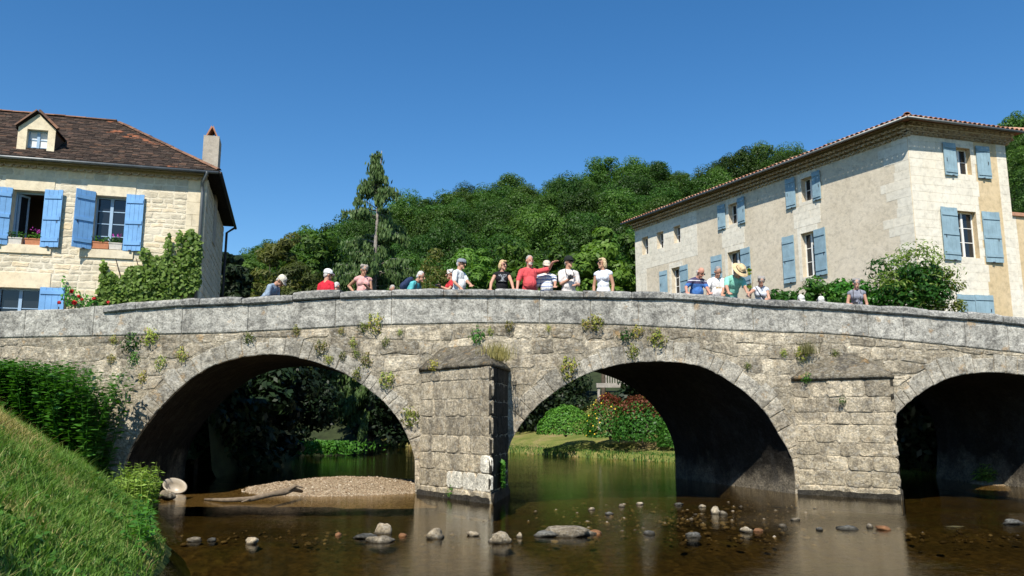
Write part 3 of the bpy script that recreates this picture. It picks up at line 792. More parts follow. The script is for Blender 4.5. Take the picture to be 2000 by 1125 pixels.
def window(parent, W, r, fm, rows=3, rec=.2, panemat='glass', leaf=.045, open_left=False):
    a, b, c, d = r; win = link('window', None, None, parent); mb = MB()
    t = leaf
    for q in ((a, a+t, c, d), (b-t, b, c, d), (a+t, b-t, c, c+t*1.3), (a+t, b-t, d-t, d)): mb.box(W, *q, -rec-.06, -rec)
    m = (a+b)/2; mb.box(W, m-t*.9, m+t*.9, c+t*1.3, d-t, -rec-.05, -rec+.012)
    for k in range(1, rows):
        z = c+t*1.3+(d-c-t*2.3)*k/rows
        for e, f in ((a+t, m-t*.9), (m+t*.9, b-t)): mb.box(W, e, f, z-.012, z+.012, -rec-.045, -rec-.008)
    mb.build('window_frame', fm, win)
    for k in range(rows):
        za = c+t*1.3+(d-c-t*2.3)*k/rows; zb = c+t*1.3+(d-c-t*2.3)*(k+1)/rows
        for e, f in ((a+t, m-t*.9), (m+t*.9, b-t)):
            mb = MB(); mb.box(W, e-.005, f+.005, za-.005, zb+.005, -rec-.035, -rec-.025); mb.build('pane', M[panemat], win)
    return win
def shutter(parent, W, hinge, width, c, d, side, ang, mat, w0=.03):
    """side -1: leaf lies to smaller s of the hinge; ang = angle off the wall"""
    sh = link('shutter', None, None, parent); ca, sa = math.cos(ang), math.sin(ang)
    fr = lambda u, z, w: W(hinge+side*(u*ca-w*sa), z, w0+u*sa+w*ca)
    n = 4
    for k in range(n):
        mb = MB(); g0 = .003; mb.box(fr, width*k/n+g0, width*(k+1)/n-g0, c+.004*(k % 2), d-.005*(k % 3), 0, .028); mb.build('plank', mat, sh)
    H = d-c
    for z in (c+H*.13, d-H*.13)+((c+H*.5,) if H > 1.3 else ()):
        mb = MB(); mb.box(fr, .02, width-.02, z-.05, z+.05, .03, .052); mb.build('batten', mat, sh)
    mb = MB(); mb.box(fr, width*.8, width*.83, c+H*.42, c+H*.52, .03, .045); mb.box(fr, width*.35, width*.47, c-.03, c+.02, .03, .05); mb.build('catch', M['iron'], sh)
    return sh
def half_tile(L=.34, r=.085, th=.016, n=7):
    mb = MB()
    for (y, k) in ((0, 1.0), (L, .9)):
        for i in range(n+1):
            a = math.pi*i/n; mb.v.append((math.cos(a)*r*k, y, math.sin(a)*r*k*.85))
        for i in range(n+1):
            a = math.pi*i/n; mb.v.append((math.cos(a)*(r*k-th), y, math.sin(a)*(r*k-th)*.85))
    m_ = n+1
    for i in range(n):
        mb.f.append((i, i+1, 2*m_+i+1, 2*m_+i)); mb.f.append((m_+i+1, m_+i, 3*m_+i, 3*m_+i+1)); mb.f.append((i+1, i, m_+i, m_+i+1)); mb.f.append((2*m_+i, 2*m_+i+1, 3*m_+i+1, 3*m_+i))
    me = mb.mesh('canal_tile')
    bm = bmesh.new(); bm.from_mesh(me); bmesh.ops.recalc_face_normals(bm, faces=bm.faces); bm.to_mesh(me); bm.free()
    return me
ME_TILE = half_tile(); ME_TILE.materials.append(M['canal_tile'])
ME_TILE_OLD = half_tile(); ME_TILE_OLD.materials.append(canal_mat('old_ridge_tile', (.10, .06, .045), (.17, .095, .065), (.27, .14, .085)))
ME_GEN = half_tile(.22, .095, .02, 6); ME_GEN.materials.append(M['genoise'])
def basis(o, ex, ey, loc):
    ex = ex.normalized(); ey = ey.normalized(); ez = ex.cross(ey)
    o.matrix_world = Matrix(((ex.x, ey.x, ez.x, loc.x), (ex.y, ey.y, ez.y, loc.y), (ex.z, ey.z, ez.z, loc.z), (0, 0, 0, 1)))
def genoise(parent, W, s0, s1, z, rows, step=.2):
    for k in range(rows):
        mb = MB(); w = .11*(k+1); zz = z+.115*k
        mb.box(W, s0-.02, s1+.02, zz+.082, zz+.114, -.05, w+.03); mb.box(W, s0, s1, zz, zz+.081, -.05, max(.005, w-.1)); mb.build('cornice_course', M['genoise'], parent)
        n = int((s1-s0)/step)
        for i in range(n):
            o = link('cornice_tile', ME_GEN, None, parent); s = s0+(i+.5+.5*(k % 2))*(s1-s0)/n
            if s > s1: continue
            basis(o, W.d, -W.n, W(s, zz, w))
            if o.matrix_world.determinant() < 0: pass

# ---- house by the right end of the bridge
CY = 25.0; c0 = px(1771, 262, CY)
WA = Wall((c0.x, CY, 0), R(-27)); WA.n = Vector((-abs(WA.n.x), -abs(WA.n.y), 0))
WB = Wall((c0.x, CY, 0), R(74.5))
LA = WA.hit(1241, 500)[0]; LB = WB.hit(1978, 430)[0]; ZT = c0.z
hr = thing('tall_house', 'tall pale stone house with grey blue shutters and rows of curved roof tiles', 'house', (0, 0, 0))
A_up = [((1566, 346, 1592, 392), (1537, 1555), (1587, 1605), 1), ((1423, 396, 1444, 436), (1404, 1418), (1442, 1457), 1)]
winA = [(1565, 346, 1589, 392, 2), (1423, 397, 1442, 437, 2), (1566, 453, 1593, 540, 3), (1422, 490, 1449, 556, 3), (1312, 522, 1330, 577, 3), (1316, 441, 1329, 474, 2), (1283, 453, 1296, 485, 2), (1254, 463, 1266, 497, 2)]
holesA = [WA.rect(*w[:4]) for w in winA]
winB = [(1864, 289, 1896, 340, 2), (1867, 413, 1910, 503, 3)]
holesB = [WB.rect(*w[:4]) for w in winB]
ZBASE = -.5
wall_mesh(WA, 0, LA, ZBASE, ZT, holesA).build('side_wall', M['plaster'], hr)
wall_mesh(WB, 0, LB, ZBASE, ZT, holesB).build('end_wall', M['plaster_ochre'], hr)
Bend = WB(LB, 0); Aend = WA(LA, 0); Dp = Aend+(Bend-WB(0, 0))
mb = MB()
for p, q in ((Bend, Dp), (Dp, Aend)): mb.quad((p.x, p.y, ZBASE), (q.x, q.y, ZBASE), (q.x, q.y, ZT), (p.x, p.y, ZT))
mb.build('back_wall', M['plaster'], hr)
for h, w in zip(holesA, winA): window(hr, WA, h, M['frame_white'], w[4], .22)
for h, w in zip(holesB, winB): window(hr, WB, h, M['frame_white'], w[4], .18)
def sh_px(parent, W, x0, x1, y0, y1, side, mat, ang=.07, w=.03):
    a, b, c, d = W.rect(x0, y0, x1, y1)
    hinge = b if side < 0 else a
    shutter(parent, W, hinge, b-a, c, d, side, ang, mat, w)
for x0, x1, y0, y1, nb in ((1537, 1555, 348, 407, 0), (1588, 1605, 334, 391, 1), (1404, 1418, 400, 448, 0), (1442, 1457, 385, 437, 1), (1532, 1554, 461, 553, 0), (1593, 1617, 446, 538, 1), (1392, 1412, 499, 566, 0), (1449, 1469, 484, 556, 1), (1291, 1305, 529, 580, 0), (1330, 1347, 518, 575, 1)):
    sh_px(hr, WA, x0, x1, y0, y1, 1 if nb == 0 else -1, M['shutter_grey'])
for x0, x1, y0, y1, sd in ((1841, 1866, 280, 343, -1), (1906, 1931, 287, 349, 1), (1838, 1871, 406, 508, -1), (1920, 1952, 415, 513, 1), (1868, 1903, 576, 634, -1), (1904, 1938, 577, 634, 1)):
    sh_px(hr, WB, x0, x1, y0, y1, sd, M['shutter_grey'], .05)
# dressed stone: end wall ashlar, quoins, window surrounds
hrg = random.Random(3)
def ashlar(W, rects, holes, parent, mat, hh=.29, ww=(.45, .85), name='ashlar_block', w0=.004, ragged=0):
    for (a, b, c, d) in rects:
        v = c; row = 0
        while v < d-.05:
            h = min(hh*hrg.uniform(.9, 1.12), d-v)
            if d-v-h < .12: h = d-v
            bb = b+(ragged*hrg.choice((-.5, 0, .6)) if ragged else 0)
            u = a-(ww[0]*.5*(row % 2)); 
            while u < bb-.02:
                w = hrg.uniform(*ww); e = min(u+w, bb)
                if bb-e < .15: e = bb
                lo = max(u, a)
                segs = [(lo, e, v, v+h)]
                for H in holes:
                    new = []
                    for (p, q, r_, s_) in segs:
                        if q <= H[0]+.001 or p >= H[1]-.001 or s_ <= H[2]+.001 or r_ >= H[3]-.001: new.append((p, q, r_, s_)); continue
                        if p < H[0]: new.append((p, H[0], r_, s_))
                        if q > H[1]: new.append((H[1], q, r_, s_))
                        if s_ > H[3]: new.append((max(p, H[0]), min(q, H[1]), H[3], s_))
                        if r_ < H[2]: new.append((max(p, H[0]), min(q, H[1]), r_, H[2]))
                    segs = new
                for (p, q, r_, s_) in segs:
                    if q-p < .04 or s_-r_ < .03: continue
                    mb = MB(); g0 = .0012
                    x0, x1, y0, y1 = p+g0, q-g0, r_+g0, s_-g0; e_ = .003
                    pr = w0+.003*hrg.random()
                    vs = [W(x0, y0, 0), W(x1, y0, 0), W(x1, y1, 0), W(x0, y1, 0), W(x0+e_, y0+e_, pr), W(x1-e_, y0+e_, pr), W(x1-e_, y1-e_, pr), W(x0+e_, y1-e_, pr)]
                    mb.add(vs, [(4, 5, 6, 7), (0, 1, 5, 4), (1, 2, 6, 5), (2, 3, 7, 6), (3, 0, 4, 7)])
                    mb.build(name, mat, parent)
                u = e
            v += h; row += 1
sB = WB.hit(1918, 430)[0]
ashlar(WB, [(.012, sB, 2.6, ZT)], holesB, hr, M['white_ashlar'], ragged=.14)
ashlar(WB, [(LB-.42, LB-.004, 2.6, ZT)], [], hr, M['white_ashlar'], .3, (.25, .5), 'quoin')
z = 2.4; k = 0
while z < ZT-.05:
    h = min(.31, ZT-z); ashlar(WA, [(.012, (.55, .95, 1.15, .6)[k % 4], z, z+h)], [], hr, M['white_ashlar'], .4, (.5, 1.2), 'quoin'); z += h; k += 1
for h in holesA[:5]:
    ashlar(WA, [(h[0]-.16, h[1]+.16, h[2]-.14, h[3]+.24)], [h], hr, M['white_ashlar'], .3, (.5, 1.0), 'surround_stone')
for i, j in ((0, 2), (1, 3)):
    u, l = holesA[i], holesA[j]; ashlar(WA, [(min(u[0], l[0])-.25, max(u[1], l[1])+.3, l[3]+.25, u[2]-.15)], [], hr, M['white_ashlar'], .3, (.4, .8))
aL = WA.hit(1362, 470)[0]; zA = WA.hit(1300, 515)[1]
ashlar(WA, [(aL, LA, zA, ZT-.02)], holesA[5:], hr, M['white_ashlar'], .31, (.6, 1.1)); ashlar(WA, [(LA-.9, LA, 2.4, zA)], [], hr, M['white_ashlar'], .31, (.5, .9), 'quoin')
genoise(hr, WA, -.1, LA, ZT+.0, 3, .21); genoise(hr, WB, -.1, LB+.1, ZT+.0, 3, .21)
# roof
ZE = ZT+.36; OV = .48; pitch = .30
def off(p, a=0, b=0): return p+WA.n*a+WB.n*b
e0 = off(WA(0, ZE), OV, OV); e1 = off(WB(LB, ZE), -.0, OV)+WB.d*OV; e2 = off(WA(LA, ZE), OV, 0)+WA.d*OV; e3 = e2+(e1-e0)
half = (e1-e0).length/2; r0_ = (e0+e1)/2+WA.d*half*.95; r1_ = (e2+e3)/2-WA.d*half*.95; r0_.z = r1_.z = ZE+half*pitch
mb = MB()
mb.add([e0, e1, e3, e2, r0_, r1_], [(0, 1, 4), (1, 2, 5, 4), (2, 3, 5), (3, 0, 4, 5), (0, 3, 2, 1)]); mb.build('roof_deck', M['canal_tile'], hr)
def eave_tiles(p, q, inn, rows=3, step=.2):
    d = (q-p); L = d.length; d.normalize(); up = (inn.normalized()+Vector((0, 0, pitch))).normalized(); n = int(L/step)
    for r in range(rows):
        for i in range(n):
            s = (i+.5)*L/n
            if r*.3 > min(s, L-s)*.9: continue
            o = link('roof_tile', ME_TILE, None, hr)
            basis(o, d if d.cross(up).z > 0 else -d, up, p+d*s-up*.05+up*r*.28+Vector((0, 0, .015+.012*r+hrg.uniform(-.008, .008))))
eave_tiles(e0, e2, -WA.n, 2, .2); eave_tiles(e0, e1, -WB.n, 3, .2)
for (p, q) in ((e0, r0_), (e1, r0_)):
    n = int((q-p).length/.3); d = (q-p).normalized(); sd = d.cross(Vector((0, 0, 1)))
    for i in range(n):
        o = link('ridge_tile', ME_TILE, None, hr); basis(o, sd, d, p+d*(i*.3)+Vector((0, 0, .05))); o.scale = (1.4, 1.1, 1.4)
mb = MB(); mb.tube([e0+Vector((0, 0, -.04))+WA.n*.04+WB.n*.04, e2+Vector((0, 0, -.04))+WA.n*.04], .045, 8); mb.tube([e0+Vector((0, 0, -.04))+WB.n*.04+WA.n*.04, e1+Vector((0, 0, -.04))+WB.n*.04], .045, 8); mb.build('gutter', M['zinc'], hr, True)
# low annex beside it and its cable
ax = thing('stone_annex', 'low narrow stone annex wall beside the end of the tall pale house', 'annex', (0, 0, 0))
za = WB.hit(1985, 418)[1]
WC = Wall(WB(LB+.01, 0, -.25), R(74.5)); mb = MB(); mb.box(WC, 0, 3, -.4, za, -2.5, 0); mb.build('wall', M['plaster_ochre'], ax)
ashlar(WC, [(.0, .42, 2.6, za)], [], ax, M['white_ashlar'], .34, (.25, .45), 'quoin')
mb = MB(); mb.box(WC, -.05, 3.1, za, za+.12, -2.6, .08); mb.build('wall_cap', M['canal_tile'], ax)
mb = MB(); mb.tube([WC(.05, za-.1, .03), WC(.0, za-1.0, .03), WC(.08, za-2.2, .03), WC(.1, za-3.4, .035), WC(.25, za-3.9, .05), WC(.5, za-3.95, .04)], .018, 6)
tag(mb.build('cable', M['iron'], None, True), 'thin dark cable hanging down the annex wall quoins', 'cable')

# ---- house by the left end of the bridge
c1 = px(405, 349, 22.0)
WL = Wall((c1.x, 22.0, 0), R(75)); WL.d = -WL.d       # s grows towards the far left end
WL.n = Vector((math.sin(R(165)), math.cos(R(165)), 0))
WS = Wall((c1.x, 22.0, 0), R(-16)); WS.n = Vector((math.sin(R(74)), math.cos(R(74)), 0))
hl = thing('rubble_house', 'cream rubble stone house with bright blue shutters and dark tiled hipped roof', 'house', (0, 0, 0))
LZ = c1.z; LL = WL.hit(-330, 430)[0]; LS = 6.4
hW = [WL.rect(22, 372, 84, 478), WL.rect(182, 383, 244, 488), WL.rect(-10, 562, 76, 640)]
wall_mesh(WL, 0, LL, 2.7, LZ, hW).build('front_wall', M['cream_mortar'], hl)
wall_mesh(WS, 0, LS, 2.7, LZ, []).build('side_wall', M['cream_mortar'], hl)
mb = MB(); a, b = WS(LS, 0), WL(LL, 0)+WS.d*LS; c = WL(LL, 0)
for p, q in ((a, b), (b, c)): mb.quad((p.x, p.y, 2.7), (q.x, q.y, 2.7), (q.x, q.y, LZ), (p.x, p.y, LZ))
mb.build('back_wall', M['cream_mortar'], hl)
window(hl, WL, hW[1], M['frame_blue'], 4, .2); window(hl, WL, hW[2], M['frame_blue'], 2, .2)
# the opened window with a dim room behind
h = hW[0]; mb = MB(); mb.quad(WL(h[0]-.8, h[2]-.4, -2.2), WL(h[1]+.8, h[2]-.4, -2.2), WL(h[1]+.8, h[3]+.3, -2.2), WL(h[0]-.8, h[3]+.3, -2.2))
for s_ in (h[0]-.8, h[1]+.8): mb.quad(WL(s_, h[2]-.4, -2.2), WL(s_, h[2]-.4, -.3), WL(s_, h[3]+.3, -.3), WL(s_, h[3]+.3, -2.2))
for z_ in (h[2]-.4, h[3]+.3): mb.quad(WL(h[0]-.8, z_, -2.2), WL(h[1]+.8, z_, -2.2), WL(h[1]+.8, z_, -.3), WL(h[0]-.8, z_, -.3))
mb.build('room', M['room'], hl)
win = link('window', None, None, hl); mb = MB()
for q in ((h[0], h[0]+.05, h[2], h[3]), (h[1]-.05, h[1], h[2], h[3]), (h[0]+.05, h[1]-.05, h[3]-.05, h[3])): mb.box(WL, *q, -.27, -.2)
lf = lambda u, z, w: WL(h[1]-.06-u*.35+w*.94, z, -.22-u*.94+w*.35) if False else WL(h[1]-.06-u*.5-w*.86, z, -.22-u*.86+w*.5)
wd = (h[1]-h[0])/2-.05
for q in ((0, .05, h[2]+.03, h[3]-.06), (wd-.05, wd, h[2]+.03, h[3]-.06), (.05, wd-.05, h[2]+.03, h[2]+.1), (.05, wd-.05, h[3]-.12, h[3]-.06)): mb.box(lf, *q, 0, .04)
mb.build('window_frame', M['frame_blue'], win); mb = MB(); mb.box(lf, .045, wd-.045, h[2]+.09, h[3]-.11, .015, .025); mb.build('pane', M['glass'], win)
for x0, x1, y0, y1, sd, an in ((84, 122, 372, 484, -1, .16), (-22, 21, 366, 478, 1, .22), (244, 280, 381, 491, -1, .1), (143, 183, 374, 487, 1, .6), (76, 126, 562, 640, -1, .06)):
    sh_px(hl, WL, x0, x1, y0, y1, sd, M['shutter_blue'], an)
hrg = random.Random(13)
for i, h in enumerate(hW):
    mb = MB(); mb.box(WL, h[0]-.22, h[1]+.22, h[3]+.003, h[3]+.42, -.2, .02); mb.build('lintel', M['cream_ashlar'], hl)
    mb = MB(); mb.box(WL, h[0]-.28, h[1]+.28, h[2]-.24, h[2]-.003, -.2, .05); mb.build('sill', M['cream_ashlar'], hl)
    for (p, q) in ((h[0]-.3, h[0]-.003), (h[1]+.003, h[1]+.3)): ashlar(WL, [(p, q, h[2]+.002, h[3]-.002)], [], hl, M['cream_ashlar'], .36, (.3, .31), 'jamb_stone', .012)
ashlar(WL, [(0.003, .5, 2.8, LZ-.0)], [], hl, M['cream_ashlar'], .34, (.35, .6), 'quoin', .012)
block = [(h[0]-.31, h[1]+.31, h[2]-.25, h[3]+.43) for h in hW]
polys = []
for a, b, c, d, row in courses(.5, LL, 2.9, LZ, (.11, .22), (.16, .42), hrg):
    um, vm = (a+b)/2, (c+d)/2
    if any(q[0]-.02 < um < q[1]+.02 and q[2]-.02 < vm < q[3]+.02 for q in block): continue
    if b-a < .1: continue
    P = cell_poly(a, b, c, d, .014, .014, hrg, lambda u, v: (u+.03*noise.noise((u*2, v*2, 3)), v+.045*noise.noise((u*1.4, v*1.4, 9))))
    if P: polys.append([(max(u, .5), min(v, LZ)) for u, v in P])
def lview(p):
    u = sum(q[0] for q in p)/len(p); v = sum(q[1] for q in p)/len(p); x, y = to_px(WL(u, v))
    ar = (max(q[0] for q in p)-min(q[0] for q in p))*(max(q[1] for q in p)-min(q[1] for q in p))
    return (0 if x > -10 and y < 610 and not(x > 210 and y > 510) else 10)-ar
emit('wall_stone', polys, WL, M['cream_stone'], hl, 300, .05, .008, .02, hrg, key=lview)
polys = [P for P in (cell_poly(a, b, c, d, .012, .014, hrg) for a, b, c, d, r in courses(.05, LS-.1, 3, LZ, (.18, .3), (.3, .6), hrg)) if P]
emit('side_wall_stone', polys, WS, M['cream_stone'], hl, 120, .05, .016, .02, hrg)
genoise(hl, WL, 0, LL, LZ+.0, 1, .2)
# roof: eaves and ridge
OV = .34; ZE = LZ+.16
f0 = WL(0, ZE, OV)+WS.n*OV; f1 = WL(LL, ZE, OV); b0 = WS(LS, ZE)+WS.n*OV+WS.d*OV; b1 = f1+(b0-f0)
mid = (f0+b0)/2; rg0 = mid+WL.d*3.05
q = ray(228, 238); t = None
pr = Vector((0, 0, CAMH)); tt = ((rg0-pr).dot(WL.n))/q.dot(WL.n); hp = pr+q*tt
RZ = hp.z; rg0 = Vector((hp.x, hp.y, RZ)); rg1 = (f1+b1)/2; rg1.z = RZ
mb = MB(); mb.add([f0, f1, b1, b0, rg0, rg1], [(0, 1, 5, 4), (3, 0, 4), (2, 3, 4, 5), (0, 3, 2, 1)]); mb.build('roof_deck', M['flat_tile'], hl)
roof = link('roof', None, None, hl)
def roof_tiles(P, A_, B_, Atop, Btop, limit, rowh=.105, tw=.19):
    ex = (B_-A_); L = ex.length; ex = ex/L
    upv = (Atop-A_); upv = upv-ex*upv.dot(ex); SL = upv.length; upv /= SL; nn = ex.cross(upv)
    if nn.z < 0: nn = -nn
    ta = (Atop-A_).dot(ex)/SL; tb = ((Btop-A_).dot(ex)-L)/SL
    rows = int(SL/rowh); cells = []
    for r in range(rows):
        v = r*rowh-.03; s0 = ta*max(v, 0); s1 = L+tb*max(v, 0); u = s0-tw*.5*(r % 2)
        while u < s1:
            e = u+tw*hrg.uniform(.85, 1.15); cells.append((max(u, s0), min(e, s1), v)); u = e
    def geo(mb, c):
        u0, u1, v = c; g0 = .004; l = rowh*1.5; j = hrg.uniform(-.006, .010); tl = hrg.uniform(.016, .034)
        f = lambda u, vv, w: A_+ex*u+upv*vv+nn*w
        mb.add([f(u0+g0, v+j, tl), f(u1-g0, v+j, tl), f(u1-g0, v+l, .012), f(u0+g0, v+l, .012), f(u0+g0, v+j, .0), f(u1-g0, v+j, .0)], [(0, 1, 2, 3), (0, 4, 5, 1), (0, 3, 4), (1, 5, 2)])
    vis = [c for c in cells if to_px(A_+ex*(c[0]+c[1])*.5+upv*c[2])[0] > -60]
    for c in vis[:limit]:
        mb = MB(); geo(mb, c); mb.build('roof_tile', M['flat_tile'], roof, fix=False)
    mb = MB()
    for c in vis[limit:]: geo(mb, c)
    mb.build('upper_roof_tiles', M['flat_tile'], roof, fix=False, kind='stuff')
roof_tiles(None, f0, f1, rg0, rg1, 300); roof_tiles(None, b0, f0, rg0, rg0, 0)
for (p, q) in ((f0, rg0), (rg0, rg1)):
    d = (q-p).normalized(); sd = d.cross(Vector((0, 0, 1)))
    for i in range(min(int((q-p).length/.3), 40)):
        o = link('ridge_tile', ME_TILE_OLD, None, hl); basis(o, sd, d, p+d*(i*.3)+Vector((0, 0, .01+hrg.uniform(0, .02)))); o.scale = (1, 1, .8)
mb = MB(); gp = Vector((0, 0, -.06)); mb.tube([f0+gp+WL.n*.03, f1+gp+WL.n*.03], .045, 8)
pp = WL(.1, 0, .07); mb2 = MB(); mb2.tube([(f0+gp+WL.n*.05+WL.d*.3), WL(.12, LZ-.15, .1), WL(.1, LZ-.45, .08), WL(.1, 2.9, .08)], .048, 8)
mb.build('gutter', M['zinc'], hl, True); mb2.build('downpipe', M['zinc'], hl, True)
mb = MB(); mb.tube([f0+gp+WS.n*.05, b0+gp+WS.n*.05], .05, 8); mb.tube([b0+gp+WS.n*.05-WS.d*.15, WS(LS-.1, ZE-.35, .12), WS(LS-.1, 2.9, .1)], .045, 8); mb.build('side_gutter', M['iron'], hl, True)
# chimney
q = ray(410, 330); o_ = Vector((0, 0, CAMH)); cc = WS(2.3, 0); t = cc.y/q.y
cb = px(410, 345, 24.4); ct = px(408, 270, 24.4)
ch = link('chimney', None, None, hl); FRC = lambda u, z, w: Vector((cb.x, 24.4, 0))+WL.d*(-u)+WS.d*(-w)+Vector((0, 0, z))
mb = MB(); mb.box(FRC, -.24, .24, cb.z-2.2, ct.z, -.55, .25); mb.build('stack', M['chimney'], ch)
mb = MB(); 
for s_ in (-1, 1): mb.add([FRC(s_*.18, ct.z+.005, -.5), FRC(s_*.18, ct.z+.005, .22), FRC(s_*.14, ct.z+.005, .22), FRC(s_*.14, ct.z+.005, -.5), FRC(s_*.03, ct.z+.36, -.5), FRC(s_*.03, ct.z+.36, .22), FRC(0, ct.z+.30, .22), FRC(0, ct.z+.30, -.5)], [(0, 1, 5, 4), (2, 3, 7, 6), (0, 3, 2, 1), (4, 5, 6, 7), (1, 2, 6, 5), (0, 4, 7, 3)])
mb.build('chimney_tile', M['canal_tile'], ch)
# dormer
dr = link('dormer', None, None, hl)
WD = Wall(WL(0, 0, -.12), 0); WD.d = WL.d.copy(); WD.n = WL.n.copy(); WD.P0 = WL(0, 0, -.12)
da, db, dc, dd = WD.rect(33, 250, 107, 305); dh = WD.rect(51, 253, 92, 304); zp = WD.hit(72, 222)[1]
wall_mesh(WD, da, db, dc-.3, dd, [dh], .25).build('dormer_front', M['cream_ashlar'], dr)
mb = MB(); m_ = (da+db)/2; mb.add([WD(da, dd), WD(db, dd), WD(m_, zp), WD(da, dd, -.25), WD(db, dd, -.25), WD(m_, zp, -.25)], [(0, 1, 2), (3, 5, 4), (0, 2, 5, 3), (1, 4, 5, 2)]); mb.build('gable', M['cream_ashlar'], dr)
mb = MB()
for s_ in (da+.003, db-.003): mb.quad(WD(s_, dc-.3, -.01), WD(s_, dd, -.01), WD(s_, dd, -2.4), WD(s_, dc-.3, -2.4))
mb.build('cheek', M['flat_tile'], dr)
mb = MB()
for s_, sg in ((da-.06, -1), (db+.06, 1)):
    z0 = dd-.06
    vs = [WD(s_, z0, .04), WD(m_, zp+.04, .04), WD(m_, zp+.04, -2.6), WD(s_, z0, -2.6)]; mb.add(vs+[v+Vector((0, 0, .035)) for v in vs], [(0, 1, 2, 3), (7, 6, 5, 4), (0, 4, 5, 1), (0, 3, 7, 4), (2, 6, 7, 3)])
mb.build('dormer_roof', M['flat_tile'], dr)
for s_, sg in ((da-.06, -1), (db+.06, 1)):
    for i in range(3):
        p = WD(s_, dd-.02, .03).lerp(WD(m_, zp+.08, .03), (i+.1)/4); o = link('verge_tile', ME_TILE_OLD, None, dr); d = (WD(m_, zp+.08)-WD(s_, dd-.02)).normalized(); basis(o, WD.n*(1 if d.cross(WD.n).z < 0 else -1), d, p)
window(dr, WD, dh, M['frame_blue'], 3, .14, 'curtain', .04)

# ------------------------------------------------------------------ window boxes, creeper, roses
def planter(x0, x1, y0, y1, mat, seed, label, petals=None):
    g = rs(seed); a, b, c, d = WL.rect(x0, y0, x1, y1); t = thing('planter', label, 'planter', WL((a+b)/2, c+.02, -.06), 0)
    mb = MB(); w = (b-a)/2; h = .19
    fr = lambda u, z, q: WL.d*u*(1+.08*z/h)+WL.n*q*(1+.15*z/h)+Vector((0, 0, z))
    mb.box(fr, -w, w, 0, h, -.09, .09); mb.box(fr, -w-.01, w+.01, h-.03, h+.003, -.1, .1); mb.build('box', mat, t)
    n = 90; C = np.stack([g.uniform(-w, w, n), g.uniform(-.1, .12, n), h+.16*g.rand(n)**1.2], 1); C = np.array([fr(*q[[0, 2, 1]]) for q in C])
    link('foliage', leaf_mesh('foliage', C, g.normal(size=(n, 3))+np.array([0, 0, .6]), .035, .6, g), M['leaf_green'], t)
    if petals:
        n = 26; k = g.normal(size=(n, 3))*.035; cen = np.array([fr(g.uniform(-w*.5, w*.6), h+.22, .03) for _ in range(3)]); C = cen[g.randint(0, 3, n)]+k
        link('blossom', leaf_mesh('blossom', C, g.normal(size=(n, 3)), .025, .8, g), M[petals], t)
planter(16, 42, 465, 479, M['pot_white'], 1, 'white flower trough with green leaves on the sill of the opened window')
planter(50, 80, 466, 481, M['terracotta'], 2, 'terracotta trough with magenta flowers on the sill of the opened window', 'petal_pink')
planter(176, 212, 472, 487, M['terracotta'], 3, 'plain terracotta trough on the sill of the closed window')
planter(214, 238, 472, 489, M['pot_white'], 4, 'white trough with a magenta flower on the sill of the closed window', 'petal_pink')
def wall_cover(W, blobs, n, lsize, seed, out=.16):
    g = rs(seed); C = []; Nn = []
    wts = np.array([b[2]*b[3] for b in blobs], float); wts /= wts.sum()
    for i in g.choice(len(blobs), n, p=wts):
        x, y, rx, ry = blobs[i]; a = g.rand()*6.283; r = math.sqrt(g.rand()); s, z = W.hit(x+math.cos(a)*r*rx, y+math.sin(a)*r*ry)
        C.append(W(s, z, .03+out*g.rand()*(1.2-r*.6))); Nn.append(W.n*1.0+Vector((g.normal()*.5, g.normal()*.5, .3+g.normal()*.5)))
    return np.array(C), np.array(Nn), g
cr = thing('climbing_plant', 'green creeper climbing the corner of the cream rubble house', 'climbing plant', WL(1.5, 3.0))
C, Nn, g = wall_cover(WL, [(345, 545, 50, 45), (290, 560, 60, 32), (375, 510, 20, 60), (240, 570, 50, 24), (310, 525, 32, 24), (330, 490, 8, 30), (352, 478, 7, 26), (372, 470, 12, 20), (285, 500, 10, 14), (215, 550, 20, 18), (205, 530, 7, 20), (388, 490, 8, 30), (270, 535, 25, 14), (265, 590, 80, 20)], 4200, .06, 5, .3)
C -= np.array(cr.location); link('foliage', leaf_mesh('foliage', C, Nn, .06*(.6+.8*g.rand(len(C))), .75, g), M['leaf_ivy'], cr)
mb = MB()
for x in (230, 270, 310, 345, 375):
    mb.tube([Vector(WL(WL.hit(x, 600)[0], 2.6, .05))-cr.location, Vector(WL(WL.hit(x+6, 540)[0], WL.hit(x, 540)[1], .04))-cr.location, Vector(WL(WL.hit(x-4, 505)[0], WL.hit(x, 505)[1], .03))-cr.location], [.03, .02, .008], 5)
mb.build('stem', M['bark'], cr)
ro = thing('rose_bush', 'rose bush with red flowers against the cream rubble wall', 'rose bush', WL(4.5, 3.0))
C, Nn, g = wall_cover(WL, [(140, 580, 18, 22), (165, 590, 30, 14), (190, 595, 25, 9), (128, 555, 5, 15)], 260, .04, 8, .25)
link('foliage', leaf_mesh('foliage', C-np.array(ro.location), Nn, .045*(.6+.7*g.rand(len(C))), .6, g), M['leaf_green'], ro)
for x, y, r in ((146, 572, .06), (151, 594, .075), (160, 582, .05), (189, 586, .06), (122, 594, .055), (216, 593, .05), (166, 588, .045)):
    s, z = WL.hit(x, y); ctr = np.array(WL(s, z, .3)-Vector(ro.location)); q = sphere_pts(16, g)
    link('rose', leaf_mesh('rose', ctr+q*r*.6, q+g.normal(size=q.shape)*.2, r*.7, .9, g), M['petal_red'], ro)
mb = MB()
for x in (130, 150, 190): mb.tube([WL(WL.hit(x+15, 610)[0], 2.6, .2)-Vector(ro.location), WL(WL.hit(x, 585)[0], WL.hit(x, 580)[1], .22)-Vector(ro.location)], [.015, .008], 5)
mb.build('stem', M['bark'], ro)

